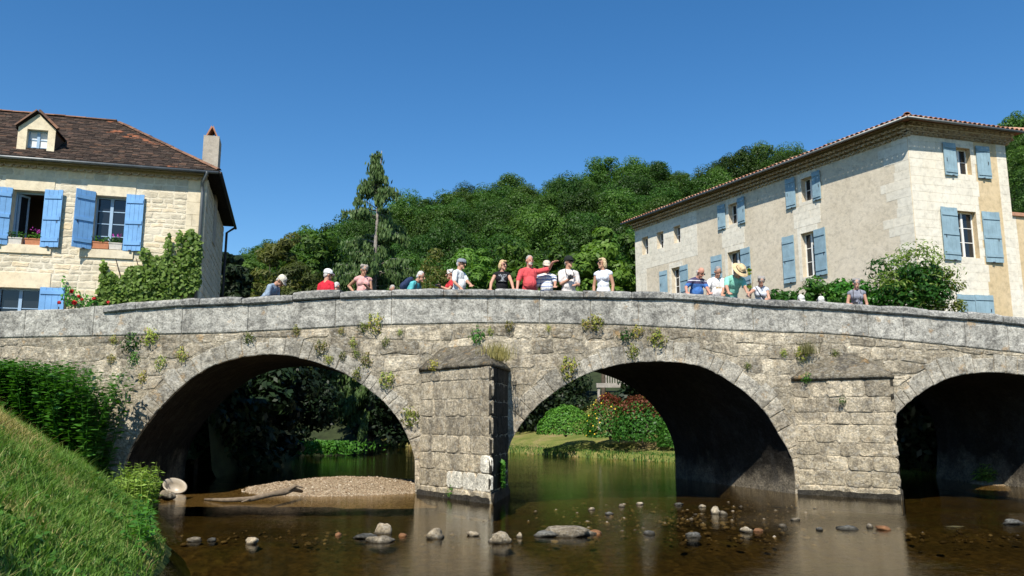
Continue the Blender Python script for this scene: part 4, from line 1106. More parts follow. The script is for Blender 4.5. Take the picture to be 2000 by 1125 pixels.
# ------------------------------------------------------------------ hillside wood
wrg = rs(21); protos = []
for k in range(5):
    g = rs(100+k); rx = 3.6+.5*g.rand(); rzz = 3.9+.8*g.rand()
    protos.append(make_tree('woodland_tree', 'dark green broadleaf tree in the dense wood covering the hill', 'tree', (0, -900, 0), rx, rzz, 5.2+.4*g.rand(), M['leaf_wood'], 300+k, 'trees of the hillside wood', 60, 10500, .18, .2, .36))
used = [False]*5; ntree = 0
for Yr in np.concatenate([np.arange(60, 112, 6.2), np.arange(112, 148, 6.6)]):
    xa, xb = px(395, 400, Yr).x, px(2080, 400, Yr).x; step = 4.5 if Yr < 112 else 4.7; x = xa+wrg.rand()*step
    while x < xb:
        xx, yy = x+wrg.normal()*1.0, Yr+wrg.normal()*1.4; z = terrain(xx, yy); sc_ = .52+.38*wrg.rand()**1.2; tx, ty = to_px((xx, yy, z+9.2*sc_)); x += step
        inside_house = 1245 < tx < 1965 and ty > 437-.381*(tx-1230)+14
        if tx > 1772 and tx < 1965: inside_house = True
        if inside_house or ty > 545 or (tx < 440 and ty > 440): continue
        if xx < xr(yy)+1 and yy < 66: continue
        where = 'above the roof of the tall house' if tx > 1245 else ('on the skyline of the wooded hill' if Yr > 128 else ('at the foot of the wooded hill' if Yr < 76 else 'on the slope of the wooded hill'))
        k = wrg.randint(5); rz_ = wrg.rand()*6.28; s3 = (sc_, sc_, sc_*(.9+.25*wrg.rand()))
        if not used[k]:
            t = protos[k]; used[k] = True; t.location = (xx, yy, z-.3); t.rotation_euler = (0, 0, rz_); t.scale = s3
        else: t = dup(protos[k], (xx, yy, z-.3), rz_, s3)
        t['label'] = 'dark green broadleaf tree '+where
        ntree += 1
print('hill trees', ntree)

# ------------------------------------------------------------------ trees and shrubs between bridge and hill
def mid_tree(name, label, cat, x, top, hw, Y, mat, seed, base=None, nleaf=6000, lsize=.16, ncl=60, clr=.33, low=-.9, aspect=.5, group=None, r0=.12):
    p = px(x, top, Y); zb = terrain(p.x, Y) if base is None else base; H = p.z-zb; rx = hw/FPX*Y*1.0
    rz_ = min(H*.47, max(rx*1.25, H*.36)); cz = H-rz_*1.02
    return make_tree(name, label, cat, (p.x, Y, zb-.05), rx, rz_, cz, M[mat], seed, group, ncl, nleaf, lsize, r0, clr, low, aspect)
mid_tree('dark_tree', 'dark shaded tree beside the downpipe of the rubble house', 'tree', 452, 478, 36, 34, 'leaf_dark', 41, nleaf=7000)
mid_tree('dark_tree', 'dark small tree between the rubble house and the olive willow', 'tree', 488, 505, 34, 41, 'leaf_wood', 42, nleaf=6000)
mid_tree('willow_tree', 'olive green willow with loose narrow leaves behind the parapet', 'tree', 545, 436, 50, 40, 'leaf_lime', 43, nleaf=9000, lsize=.17, aspect=.25, clr=.28, ncl=80)
mid_tree('willow_tree', 'lower spreading olive willow beneath the taller willow', 'tree', 585, 505, 62, 38, 'leaf_lime', 44, nleaf=8000, lsize=.16, aspect=.25)
mid_tree('broadleaf_tree', 'deep green broadleaf tree between the willow and the conifer', 'tree', 622, 446, 60, 55, 'leaf_wood', 45, nleaf=8000, lsize=.2)
mid_tree('garden_shrub', 'pale lime shrub behind the person in red shirt and white cap', 'shrub', 650, 527, 42, 54, 'leaf_lime', 46, nleaf=7000, lsize=.16)
mid_tree('garden_shrub', 'loose olive shrub at the foot of the conifer', 'shrub', 795, 512, 58, 49, 'leaf_lime', 47, nleaf=6000, lsize=.11, aspect=.3)
mid_tree('garden_tree', 'small twiggy olive tree beside the conifer', 'tree', 858, 492, 46, 47, 'leaf_lime', 48, nleaf=6000, lsize=.13, aspect=.3)
mid_tree('garden_tree', 'bright green leafy tree behind the flat cap wearer', 'tree', 930, 478, 52, 43, 'leaf_bright', 49, nleaf=7500, lsize=.14)
mid_tree('garden_tree', 'mid green leafy tree behind the bearded pointing person', 'tree', 1015, 478, 62, 43, 'leaf_bright', 50, nleaf=8000, lsize=.16)
mid_tree('garden_tree', 'green leafy tree behind the person with the black cap', 'tree', 1095, 482, 55, 47, 'leaf_wood', 51, nleaf=8000, lsize=.17)
mid_tree('maple_tree', 'large fresh green maple behind the blonde person in white', 'tree', 1172, 448, 60, 42, 'leaf_bright', 52, nleaf=11000, lsize=.17)
mid_tree('maple_tree', 'yellow green maple beside the far end of the tall house', 'tree', 1232, 458, 42, 46, 'leaf_bright', 53, nleaf=8000, lsize=.17)
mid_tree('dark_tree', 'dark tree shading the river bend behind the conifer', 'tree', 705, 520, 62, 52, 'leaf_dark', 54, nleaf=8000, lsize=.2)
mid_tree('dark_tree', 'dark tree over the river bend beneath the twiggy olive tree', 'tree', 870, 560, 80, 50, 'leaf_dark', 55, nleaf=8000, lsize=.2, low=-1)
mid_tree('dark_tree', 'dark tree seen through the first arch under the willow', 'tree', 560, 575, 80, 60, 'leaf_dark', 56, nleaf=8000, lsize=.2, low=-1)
# river bend thickets seen through the arches, several added to darken the openings
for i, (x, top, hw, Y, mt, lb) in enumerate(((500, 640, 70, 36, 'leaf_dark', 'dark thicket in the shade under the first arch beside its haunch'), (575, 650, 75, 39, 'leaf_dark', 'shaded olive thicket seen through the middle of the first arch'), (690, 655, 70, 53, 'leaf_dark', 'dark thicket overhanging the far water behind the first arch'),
        (780, 680, 60, 51, 'leaf_dark', 'dark thicket at the far river bend behind the cutwater'), (1010, 690, 60, 42, 'leaf_dark', 'dark shrub behind the rounded green shrub on the lawn'), (1080, 685, 60, 43, 'leaf_dark', 'dark shrub between the lawn shrubs and the wooden fence'), (1260, 700, 55, 36, 'leaf_dark', 'dark shrub below the far end of the tall house'), (470, 640, 95, 25.2, 'leaf_dark', 'dark shaded shrub on the bank just behind the first arch'), (400, 640, 80, 23.9, 'leaf_dark', 'dark shrub against the back of the first arch haunch'), (520, 655, 85, 29, 'leaf_dark', 'dark shaded shrub overhanging the water behind the first arch'), (790, 690, 60, 44.5, 'leaf_dark', 'dark thicket on the lawn bank hidden behind the first cutwater'), (735, 680, 60, 50, 'leaf_dark', 'dark thicket where the river bends behind the first arch'), (1780, 690, 90, 24.2, 'leaf_dark', 'added dark shrub blacking out the view behind the third arch'), (1870, 690, 70, 24.0, 'leaf_dark', 'added dark shrub closing the back of the third arch beside the house foot'))):
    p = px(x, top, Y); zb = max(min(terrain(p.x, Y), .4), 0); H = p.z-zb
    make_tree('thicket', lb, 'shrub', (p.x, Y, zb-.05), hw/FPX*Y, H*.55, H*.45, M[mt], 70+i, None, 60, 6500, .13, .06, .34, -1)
# undergrowth strip catching the light
g = rs(9); n = 1400; u = g.rand(n); c_ = np.array(px(628, 880, 34.5)); C = np.stack([c_[0]+g.normal(size=n)*.85, 35+g.normal(size=n)*.5, .05+.55*g.rand(n)], 1)
bb = thing('bright_herb', 'bright green leafy herb patch lit by the sun under the first arch', 'plant', (c_[0], 35, 0)); link('foliage', leaf_mesh('foliage', C-np.array([c_[0], 35, 0]), g.normal(size=(n, 3))+np.array([0, -.4, .7]), .09*(.6+.8*g.rand(n)), .5, g), M['leaf_green'], bb)
# conifer with drooping sprays
g = rs(77); p = px(737, 283, 46); zb = terrain(p.x, 46); H = p.z-zb
con = thing('conifer', 'tall thin-topped conifer with drooping sprays standing above the wood', 'tree', (p.x, 46, zb-.1))
mb = MB(); mb.tube([(0, 0, -.3), (.1, 0, H*.3), (.05, 0, H*.65), (.28, 0, H*.985)], [.28, .22, .12, .02], 8)
C = []; S = []; T = []
for k in range(340):
    f = g.rand()**.9; z = H*(.12+.86*f)
    half = np.interp(z/H, [.1, .3, .45, .58, .64, .72, .82, .9, 1], [4.3, 4.4, 3.6, 2.4, 1.6, 2.3, 1.7, .75, .12])*(.45+.6*g.rand()); a = g.rand()*6.283
    if .6 < z/H and noise.noise((math.cos(a)*1.1, z*.55, math.sin(a))) < .0: continue
    s0 = Vector((.1, 0, z)); e = Vector((math.cos(a)*half, math.sin(a)*half, z+half*(.25-.55*g.rand()))); m = s0.lerp(e, .5)+Vector((0, 0, .12*half))
    mb.tube([s0, m, e], [.035, .022, .006], 5)
    ns = int((150 if z < H*.55 else 85)*half/1.5)+(20 if z < H*.55 else 8)
    for _ in range(ns):
        t = (.2 if z < H*.55 else .3)+(.8 if z < H*.55 else .7)*g.rand()**.8; q = s0.lerp(m, t*2) if t < .5 else m.lerp(e, t*2-1); dr_ = g.rand()**1.5*.5
        C.append((q.x+g.normal()*.10, q.y+g.normal()*.10, q.z-dr_)); T.append((g.normal()*.22, g.normal()*.22, -1)); S.append(.10+.10*g.rand())
mb.build('trunk', M['bark_grey'], con, True)
C = np.array(C); T = np.array(T); T /= np.linalg.norm(T, axis=1, keepdims=True); S = np.array(S)[:, None]; B = np.cross(T, g.normal(size=T.shape)); B /= np.linalg.norm(B, axis=1, keepdims=True)
V = np.stack([C-T*S, C-B*S*.42, C+T*S, C+B*S*.42], 1).reshape(-1, 3); link('crown', mesh_np('crown', V, quad_faces(len(C))), M['leaf_conifer'], con)

# shrubs on the lawn seen through the second arch
def dome_shrub(name, label, x, y0, y1, hw, Y, mats, seed, n=4200, ls=.055, flowers=0):
    g = rs(seed); b = px(x, y1, Y); t_ = px(x, y0, Y); H = t_.z-b.z; rx = hw/FPX*Y; t = thing(name, label, 'shrub', tuple(b))
    d = sphere_pts(n, g); d[:, 2] = np.abs(d[:, 2]); r = .78+.22*g.rand(n, 1)**.5; lump = np.array([.12*noise.noise((q[0]*2.3+seed, q[1]*2.3, q[2]*2.3)) for q in d])[:, None]
    C = d*(r+lump)*np.array([rx, rx*.8, H]); Nn = d+g.normal(size=(n, 3))*.45
    for mi, (m_, sel) in enumerate(mats(C, H, g)):
        if sel.sum(): link('foliage' if mi == 0 else 'shoots', leaf_mesh('f', C[sel], Nn[sel], ls*(.6+.8*g.rand(int(sel.sum()))), .5, g), M[m_], t)
    if flowers:
        d = sphere_pts(flowers*3, g); d = d[(d[:, 2] > 0.0) & (d[:, 1] < .2) & (d[:, 0] < .15)][:flowers]; C = d*1.02*np.array([rx, rx*.8, H]); link('blossom', leaf_mesh('f', C, d+np.array([0, -.5, .2]), .038, .9, g), M['petal_yellow'], t)
    mb = MB()
    for k in range(7):
        a = k*.9; mb.tube([(0, 0, -.1), (math.cos(a)*rx*.3, math.sin(a)*rx*.25, H*.4), (math.cos(a)*rx*.6, math.sin(a)*rx*.5, H*.75)], [.04, .025, .008], 5)
    mb.build('stem', M['bark'], t)
one = lambda m_: (lambda C, H, g: [(m_, np.ones(len(C), bool))])
def redtop(C, H, g):
    k = (C[:, 2]/H+g.normal(size=len(C))*.14) > .68; return [('leaf_green' if False else 'leaf_hedge', ~k), ('leaf_red', k)]
dome_shrub('lawn_shrub', 'low rounded bright green shrub on the riverside lawn', 1105, 792, 848, 57, 34, one('leaf_green'), 81, 4500)
dome_shrub('lawn_shrub', 'shrub with red tips and yellow flowers on the riverside lawn', 1192, 768, 854, 46, 33, redtop, 82, 4200, .055, 45)
dome_shrub('lawn_shrub', 'taller clipped dark shrub with red shoots on the riverside lawn', 1256, 768, 860, 60, 32, redtop, 83, 5000, .06)
dome_shrub('lawn_shrub', 'small dark green shrub tucked against the arch pier on the lawn', 1320, 818, 872, 34, 31, one('leaf_hedge'), 84, 2200, .06)
# bank-edge weeds and lawn grass
def blades(name, label, cat, pts, hs, mat, seed, bend=.5, wid=.006, kind=None, parent=None):
    g = rs(seed); n = len(pts); pts = np.asarray(pts, float); hs = np.asarray(hs)[:, None]; a = g.rand(n)*6.283; D = np.stack([np.cos(a), np.sin(a), 0*a], 1)*(bend*g.rand(n, 1)); up = np.array([0, 0, 1.])
    Wd = np.stack([-np.sin(a+g.normal(size=n)), np.cos(a), 0*a], 1)*wid*(.7+.6*g.rand(n, 1))
    m1 = pts+(up*.55+D*.25)*hs; tip = pts+(up*.95+D*.9)*hs
    V = np.stack([pts-Wd, pts+Wd, m1+Wd*.7, m1-Wd*.7, tip], 1).reshape(-1, 3); i = np.arange(n)[:, None]*5
    F = np.concatenate([i+np.array([[0, 1, 2]]), i+np.array([[0, 2, 3]]), i+np.array([[3, 2, 4]])])
    o = link(name, mesh_np(name, V, F), M[mat], parent)
    if kind: o['kind'] = kind
    if label: o['label'] = label; o['category'] = cat
    return o
g = rs(55); pts = []; hs = []
for _ in range(9000):
    y = 23+g.rand()*18; x = xr(y)+.12+g.rand()**2*1.6
    pts.append((x, y, terrain(x, y)+.02)); hs.append(.05+.20*g.rand()*max(0, 1-(x-xr(y))/.9))
blades('waterside_grass', 'tall grass along the water edge of the far lawn', 'grass', pts, hs, 'grass', 56, .7, .018, 'stuff')
# near bank grass
pts = []; hs = []; dry = []; dh_ = []
while len(pts) < 95000:
    y = 3+g.rand()**.8*15.2; x = edge_x(y)+.12-g.rand()*8.5
    z = bank_z(x, y); q = to_px((x, y, z))
    if not (-60 < q[0] < 520 and q[1] < 1190): continue
    if z < .06: continue
    nn = noise.noise((x*.9, y*.9, 5)); low_ = ss((edge_x(y)-x)/.8)
    h = (.05+.075*g.rand()+.12*max(0, nn-.1))*(.6+.4*low_)*(1.9 if g.rand() < .035 else 1)
    if noise.noise((x*.6, y*.6, 15))+.5*g.rand() > .56: dry.append((x, y, z-.01)); dh_.append(h*1.05)
    else: pts.append((x, y, z-.01)); hs.append(h)
blades('bank_grass', 'lush green grass covering the near river bank', 'grass', pts, hs, 'grass', 57, 1.5, .007, 'stuff')
blades('dry_bank_grass', 'straw coloured dry grass among the green bank grass', 'grass', dry, dh_, 'dry_grass', 58, 1.4, .005, 'stuff')

def stem_patch(name, label, cat, base_pts, hr, nl, ls, mat, seed, droop=.3, aspect=.28, spread=.14):
    g = rs(seed); c = np.mean(base_pts, axis=0); t = thing(name, label, cat, tuple(c)); mb = MB(); C = []; Tn = []; S = []
    for b in base_pts:
        h = g.uniform(*hr) if not callable(hr) else max(.3, hr(b))*g.uniform(.78, 1.02); ln = g.normal(size=2)*.12*h; b = np.array(b)-c; tip = b+np.array([ln[0], ln[1], h]); mb.tube([tuple(b-np.array([0, 0, .05])), tuple((b+tip)/2+np.array([0, 0, .03])), tuple(tip)], [.008, .006, .002], 4)
        for k in range(nl):
            f = .12+.88*k/nl; a = g.rand()*6.283; d = np.array([math.cos(a), math.sin(a), .35-droop*g.rand()]); C.append(b+(tip-b)*f+d*ls*.9); Tn.append(d); S.append(ls*(.7+.6*g.rand())*(1.1-.45*f))
    C = np.array(C); T = np.array(Tn); T /= np.linalg.norm(T, axis=1, keepdims=True); S = np.array(S)[:, None]; B = np.cross(T, np.array([0, 0, 1.])+g.normal(size=T.shape)*.35); B /= np.linalg.norm(B, axis=1, keepdims=True)
    V = np.stack([C-T*S, C-B*S*aspect, C+T*S-np.array([0, 0, .2])*S, C+B*S*aspect], 1).reshape(-1, 3)
    mb.build('stem', M[mat], t); link('foliage', mesh_np('foliage', V, quad_faces(len(C))), M[mat], t); return t
g = rs(60); bp = []
for _ in range(700):
    x = -14.2+g.rand()*5.6; y = 16.0+g.rand()*1.7-(.25 if x < -11 else 0)
    q = px(240, 800, y).x
    if x > q-.15-.5*g.rand(): continue
    bp.append((x, y, bank_z(x, y)))
HTOP = lambda b: px(0, float(np.interp(to_px(b)[0], [0, 150, 200, 240], [702, 714, 735, 775])), b[1]).z-b[2]
stem_patch('leafy_hedge', 'dense dark green upright leafy plants against the bridge wall on the bank', 'hedge', bp, HTOP, 60, .10, 'leaf_hedge', 61, aspect=.4)
def patch(x, y, Y, n, sx, sy, zf): 
    c = px(x, y, Y); return [(c.x+g.normal()*sx, Y+g.normal()*sy, zf(c.x, Y)) for _ in range(n)]
bp = [(edge_x(yy)-.1-.7*g.rand(), yy, 0) for yy in 14.6+1.9*g.rand(70)]; bp = [(a, b, max(.02, bank_z(a, b))) for a, b, c in bp]
stem_patch('bank_weeds', 'tangled green weeds spilling over the bank edge beside the ceramic basin', 'weeds', bp, (.35, .75), 18, .075, 'leaf_ivy', 62, .7, .4)
bp = [(edge_x(yy)-.05-.3*g.rand(), yy, 0) for yy in 8.5+5.5*g.rand(34)]; bp = [(a, b, max(.02, bank_z(a, b))) for a, b, c in bp]
stem_patch('water_plants', 'low broad leaved plants along the water edge of the grassy bank', 'plant', bp, (.12, .3), 9, .07, 'leaf_green', 63, .7, .5)
# ledge with plants under the third arch
c = px(1965, 942, 20.4); mb = MB(); fr = lambda x_, z_, w_: Vector((x_, w_, z_)); mb.ell((c.x+.75, 20.7, -.12), (1.7, .9, .25), None, 20, 8); link('mud_ledge', mb.mesh('ledge'), M['gravel'], None, kind='structure')
bp = [(c.x+.1+1.6*g.rand(), 20.3+.9*g.rand(), .08) for _ in range(55)]
stem_patch('arch_plants', 'sunlit green leafy plants on the ledge under the third arch', 'plant', bp, (.4, .95), 22, .09, 'leaf_green', 64, .6, .55)
bp = [(c.x-.45+.5*g.rand(), 20.4+.5*g.rand(), .06) for _ in range(26)]
stem_patch('arch_ferns', 'arching fern tuft beside the leafy plants under the third arch', 'fern', bp, (.25, .5), 16, .1, 'leaf_ivy', 65, .9, .2)
# shrubs before the tall house
def bush(name, label, x, top, bot, hw, Y, mat, seed, n, ls, ncl=40, asp=.5, zx=1.0):
    p = px(x, top, Y); b = px(x, bot, Y); H = p.z-b.z+.6; rx = hw/FPX*Y
    return make_tree(name, label, 'shrub', (b.x, Y, b.z-.6), rx, H*.56, H*.46, M[mat], seed, None, ncl, n, ls, .04, .33, -1, asp)
bush('house_shrub', 'big spreading shrub climbing the corner of the tall pale house', 1768, 515, 612, 74, 22.9, 'leaf_hedge', 91, 7500, .065, 60)
bush('house_shrub', 'loose pale wisteria sprays above the big shrub at the house corner', 1785, 482, 580, 66, 22.6, 'leaf_ivy', 92, 2600, .06, 40, .35)
bush('house_shrub', 'thin leafy wisteria reaching towards the closed ground floor shutters', 1842, 520, 612, 36, 22.6, 'leaf_ivy', 93, 1300, .065, 26, .35)
for i, (x, top, hw, lb) in enumerate(((1545, 562, 40, 'low laurel hedge bush next to the tank top wearer with a strap'), (1610, 548, 52, 'dark laurel hedge bush above the two white hats'), (1672, 545, 50, 'laurel hedge bush behind the grey tank top wearer with a camera'))):
    bush('laurel_bush', lb, x, top, 606, hw, 23.4, 'leaf_hedge', 94+i, 4200, .075, 40)
bush('house_creeper', 'thin creeper beside the ground floor window behind the straw hat', 1466, 520, 580, 9, 27.5, 'leaf_ivy', 98, 260, .06, 12)
# wooden fence and beam behind the lawn
fe = thing('wooden_fence', 'grey wooden picket fence on a beam beyond the lawn shrubs', 'fence', tuple(px(1195, 755, 38)))
p0 = Vector(fe.location); mb = MB(); fr = lambda a, z, w: Vector((a, w+.55*a*.0, z)); mb.box(fr, -.75, 1.6, -.05, .16, -.12, .12); mb.build('beam', M['old_wood'], fe)
for k in range(15):
    mb = MB(); a = -.3+k*.12; mb.box(fr, a, a+.06, .165, .75-.008*(k % 4), -.02, .02); mb.build('picket', M['old_wood'], fe)
for a in (-.7, 1.5):
    mb = MB(); mb.box(fr, a, a+.12, terrain(p0.x+a, 38)-p0.z-.2, -.055, -.06, .06); mb.build('post', M['old_wood'], fe)

# ------------------------------------------------------------------ plants rooted in the bridge wall
def tuft_proto(seed, n=110):
    g = rs(seed); d = sphere_pts(n, g); d[:, 1] = -np.abs(d[:, 1]); C = d*(.35+.65*g.rand(n, 1))*np.array([1, .75, 1.05])+np.array([0, 0, -.1]); return leaf_mesh('tuft', C, d+g.normal(size=d.shape)*.5, .17*(.6+.7*g.rand(n)), .45, g)
TUFT = {'leaf_fern': [tuft_proto(s) for s in (1, 2, 3)], 'leaf_green': [tuft_proto(s) for s in (4, 5)]}
for k, ms in TUFT.items():
    for m_ in ms: m_.materials.append(M[k])
TF = [(222, 663, 8), (257, 669, 17), (294, 656, 15), (355, 692, 12), (315, 707, 11), (486, 659, 11), (578, 644, 8), (628, 677, 15), (641, 701, 9), (666, 646, 7), (733, 629, 16), (710, 638, 11), (689, 669, 8), (670, 694, 8), (695, 690, 8), (714, 703, 12), (754, 667, 9), (781, 648, 7), (696, 730, 10), (756, 740, 16), (800, 812, 17), (278, 736, 10), (219, 700, 9), (262, 700, 12), (931, 653, 14), (995, 636, 11), (847, 712, 11), (957, 647, 7), (1144, 632, 10), (1163, 628, 17), (1221, 653, 13), (1245, 647, 10), (1236, 685, 13), (1282, 660, 17), (1111, 717, 20), (1071, 640, 6), (1530, 689, 8), (1568, 690, 14), (1630, 691, 10), (1575, 738, 11), (1644, 781, 7), (1460, 714, 7), (880, 960, 9)]
green = {931, 1221, 257, 1575, 1644, 880, 262}
for i, (x, y, r) in enumerate(TF):
    Y = YB-.03
    if x in (847, 880, 1575, 1644): Y = {847: 17.55, 880: 17.05, 1575: 17.75, 1644: 17.3}[x]
    p = px(x, y, Y); kd = 'leaf_green' if x in green else 'leaf_fern'; s_ = r/FPX*21.5
    o = link('wall_plant', TUFT[kd][i % len(TUFT[kd])], None); o.location = p; o.scale = (s_*rng.uniform(.85, 1.15), s_, s_*rng.uniform(.9, 1.25)); o.rotation_euler = (0, rng.uniform(-.3, .3), 0)
    big = r >= 14
    zone = ['on the first arch beside the hedge', 'over the crown of the first arch', 'between first arch and first cutwater', 'at the first cutwater', 'between first cutwater and second arch', 'over the crown of the second arch', 'between second arch and second cutwater', 'at the second cutwater'][sum(x > q for q in (400, 600, 812, 1000, 1190, 1400, 1500))]+(' under the parapet' if y < 665 else '')
    lb = {'leaf_green': 'fresh green plant tuft rooted in a joint of the bridge wall', 'leaf_fern': 'yellow green plant tuft rooted in a joint of the bridge wall'}[kd]
    if big: lb = lb.replace('green plant tuft', 'green bushy plant').replace('plant tuft', 'bushy plant')
    lb = lb.replace('rooted in a joint of the bridge wall', zone)
    tag(o, lb, 'wall plant', ('large ' if big else 'small ')+('green' if kd == 'leaf_green' else 'yellow green')+' plants on the bridge wall')
c = px(968, 705, 16.9); pts = [(c.x+g.normal()*.16, 16.9+g.rand()*.9, c.z+.02+.08*g.rand()) for _ in range(420)]
blades('cap_grass', 'dry grass tuft growing on the cap of the first cutwater', 'grass', pts, .18+.28*g.rand(420), 'dry_grass', 66, .8, .006)
c = px(1580, 690, 17.8); pts = [(c.x+g.normal()*.1, 17.8+g.rand()*.15, c.z+.0) for _ in range(150)]
blades('cap_grass', 'brown grass tuft beside the cap of the second cutwater', 'grass', pts, .15+.22*g.rand(150), 'dry_grass', 67, .8, .006)
c = px(975, 945, 17.0); pts = []
n = 260; C = np.stack([c.x+.05+.06*g.rand(n), 16.6+.7*g.rand(n), .25+.55*g.rand(n)], 1); o = link('cutwater_plant', leaf_mesh('f', C, g.normal(size=(n, 3))+np.array([1., -.4, .3]), .055, .6, g), M['leaf_green']); tag(o, 'green trailing plant on the shaded side of the first cutwater near the water', 'wall plant')

# ------------------------------------------------------------------ gravel bar, stones, log, basin
def gz(x, y): 
    a = (x-(-4.3))/2.75; b = (y-19.5)/2.1
    return .28*max(-.6, 1-(a*a*(1.0 if a > 0 else 1.5)+b*b))*(.75+.25*ss((x+6)/3)) -.02+.03*noise.noise((x*2, y*2, 0))
gx = np.linspace(-8.2, -1.6, 60); gy = np.linspace(16.9, 22.4, 46); V = [(x, y, gz(x, y)) for y in gy for x in gx]; nx = len(gx)
F = [(j*nx+i, j*nx+i+1, (j+1)*nx+i+1, (j+1)*nx+i) for j in range(len(gy)-1) for i in range(nx-1)]
me = mesh_np('bar', V, F); me.polygons.foreach_set('use_smooth', [True]*len(F)); link('gravel_bar', me, M['gravel'], None, kind='structure')
ICO = None
bm = bmesh.new(); bmesh.ops.create_icosphere(bm, subdivisions=1, radius=1); IV = np.array([v.co[:] for v in bm.verts]); bm.faces.ensure_lookup_table(); IF = np.array([[v.index for v in f.verts] for f in bm.faces]); bm.free()
def pebbles(name, pts, rad, seed, label):
    g = rs(seed); n = len(pts); pts = np.asarray(pts); rad = np.asarray(rad)
    sc3 = rad[:, None]*np.stack([.8+.6*g.rand(n), .7+.5*g.rand(n), .45+.35*g.rand(n)], 1); a = g.rand(n)*6.283; V = IV[None]*sc3[:, None]*(1+.18*g.normal(size=(n, len(IV), 1)))
    x = V[:, :, 0]*np.cos(a)[:, None]-V[:, :, 1]*np.sin(a)[:, None]; y = V[:, :, 0]*np.sin(a)[:, None]+V[:, :, 1]*np.cos(a)[:, None]; V = np.stack([x, y, V[:, :, 2]], 2)+pts[:, None]
    F = (IF[None]+(np.arange(n)*len(IV))[:, None, None]).reshape(-1, 3); o = link(name, mesh_np(name, V.reshape(-1, 3), F), M['pebble']); o['kind'] = 'stuff'; o['label'] = label; o['category'] = 'pebbles'
pts = []; rad = []
while len(pts) < 5200:
    x, y = g.uniform(-8, -1.9), g.uniform(17.2, 21.5); z = gz(x, y)
    if z > -.03: pts.append((x, y, z)); rad.append(.010+.022*g.rand()**2.2)
pebbles('gravel_pebbles', pts, rad, 31, 'pale brown gravel pebbles of the bar under the first arch')
pts = []; rad = []
while len(pts) < 1100:
    q = (g.uniform(1100, 1560)+g.normal()*60, 1010+g.normal()*17) if g.rand() < .62 else (g.uniform(340, 1990), 1046+g.normal()*7-(0))
    p = pz(*q); z = bedz(p.x, p.y); r = .012+.05*g.rand()**3.2
    pts.append((p.x, p.y, max(z, -.03)+r*.25*g.rand()-.008)); rad.append(r)
M['pebble'] = pebble_mat(((.05, .042, .03), (.13, .105, .07), (.24, .20, .145), (.36, .31, .24)))
pebbles('river_pebbles', pts, rad, 32, 'small wet pebbles breaking the surface of the shallow river')
def rock_mesh(seed, r, sub=3, rough=.25):
    bm = bmesh.new(); bmesh.ops.create_icosphere(bm, subdivisions=sub, radius=1)
    for v in bm.verts:
        n1 = noise.noise(v.co*1.1+Vector((seed*3.1, 0, 0))); n2 = noise.noise(v.co*2.7+Vector((0, seed*1.7, 0)))
        n3 = noise.noise(v.co*6+Vector((0, 0, seed))); k = 1+rough*n1*1.9+rough*.8*n2+rough*.3*n3; v.co = Vector((v.co.x*r[0]*k, v.co.y*r[1]*k, v.co.z*r[2]*k))
    me = bpy.data.meshes.new('rock'); bm.to_mesh(me); bm.free(); me.polygons.foreach_set('use_smooth', [True]*len(me.polygons)); return me
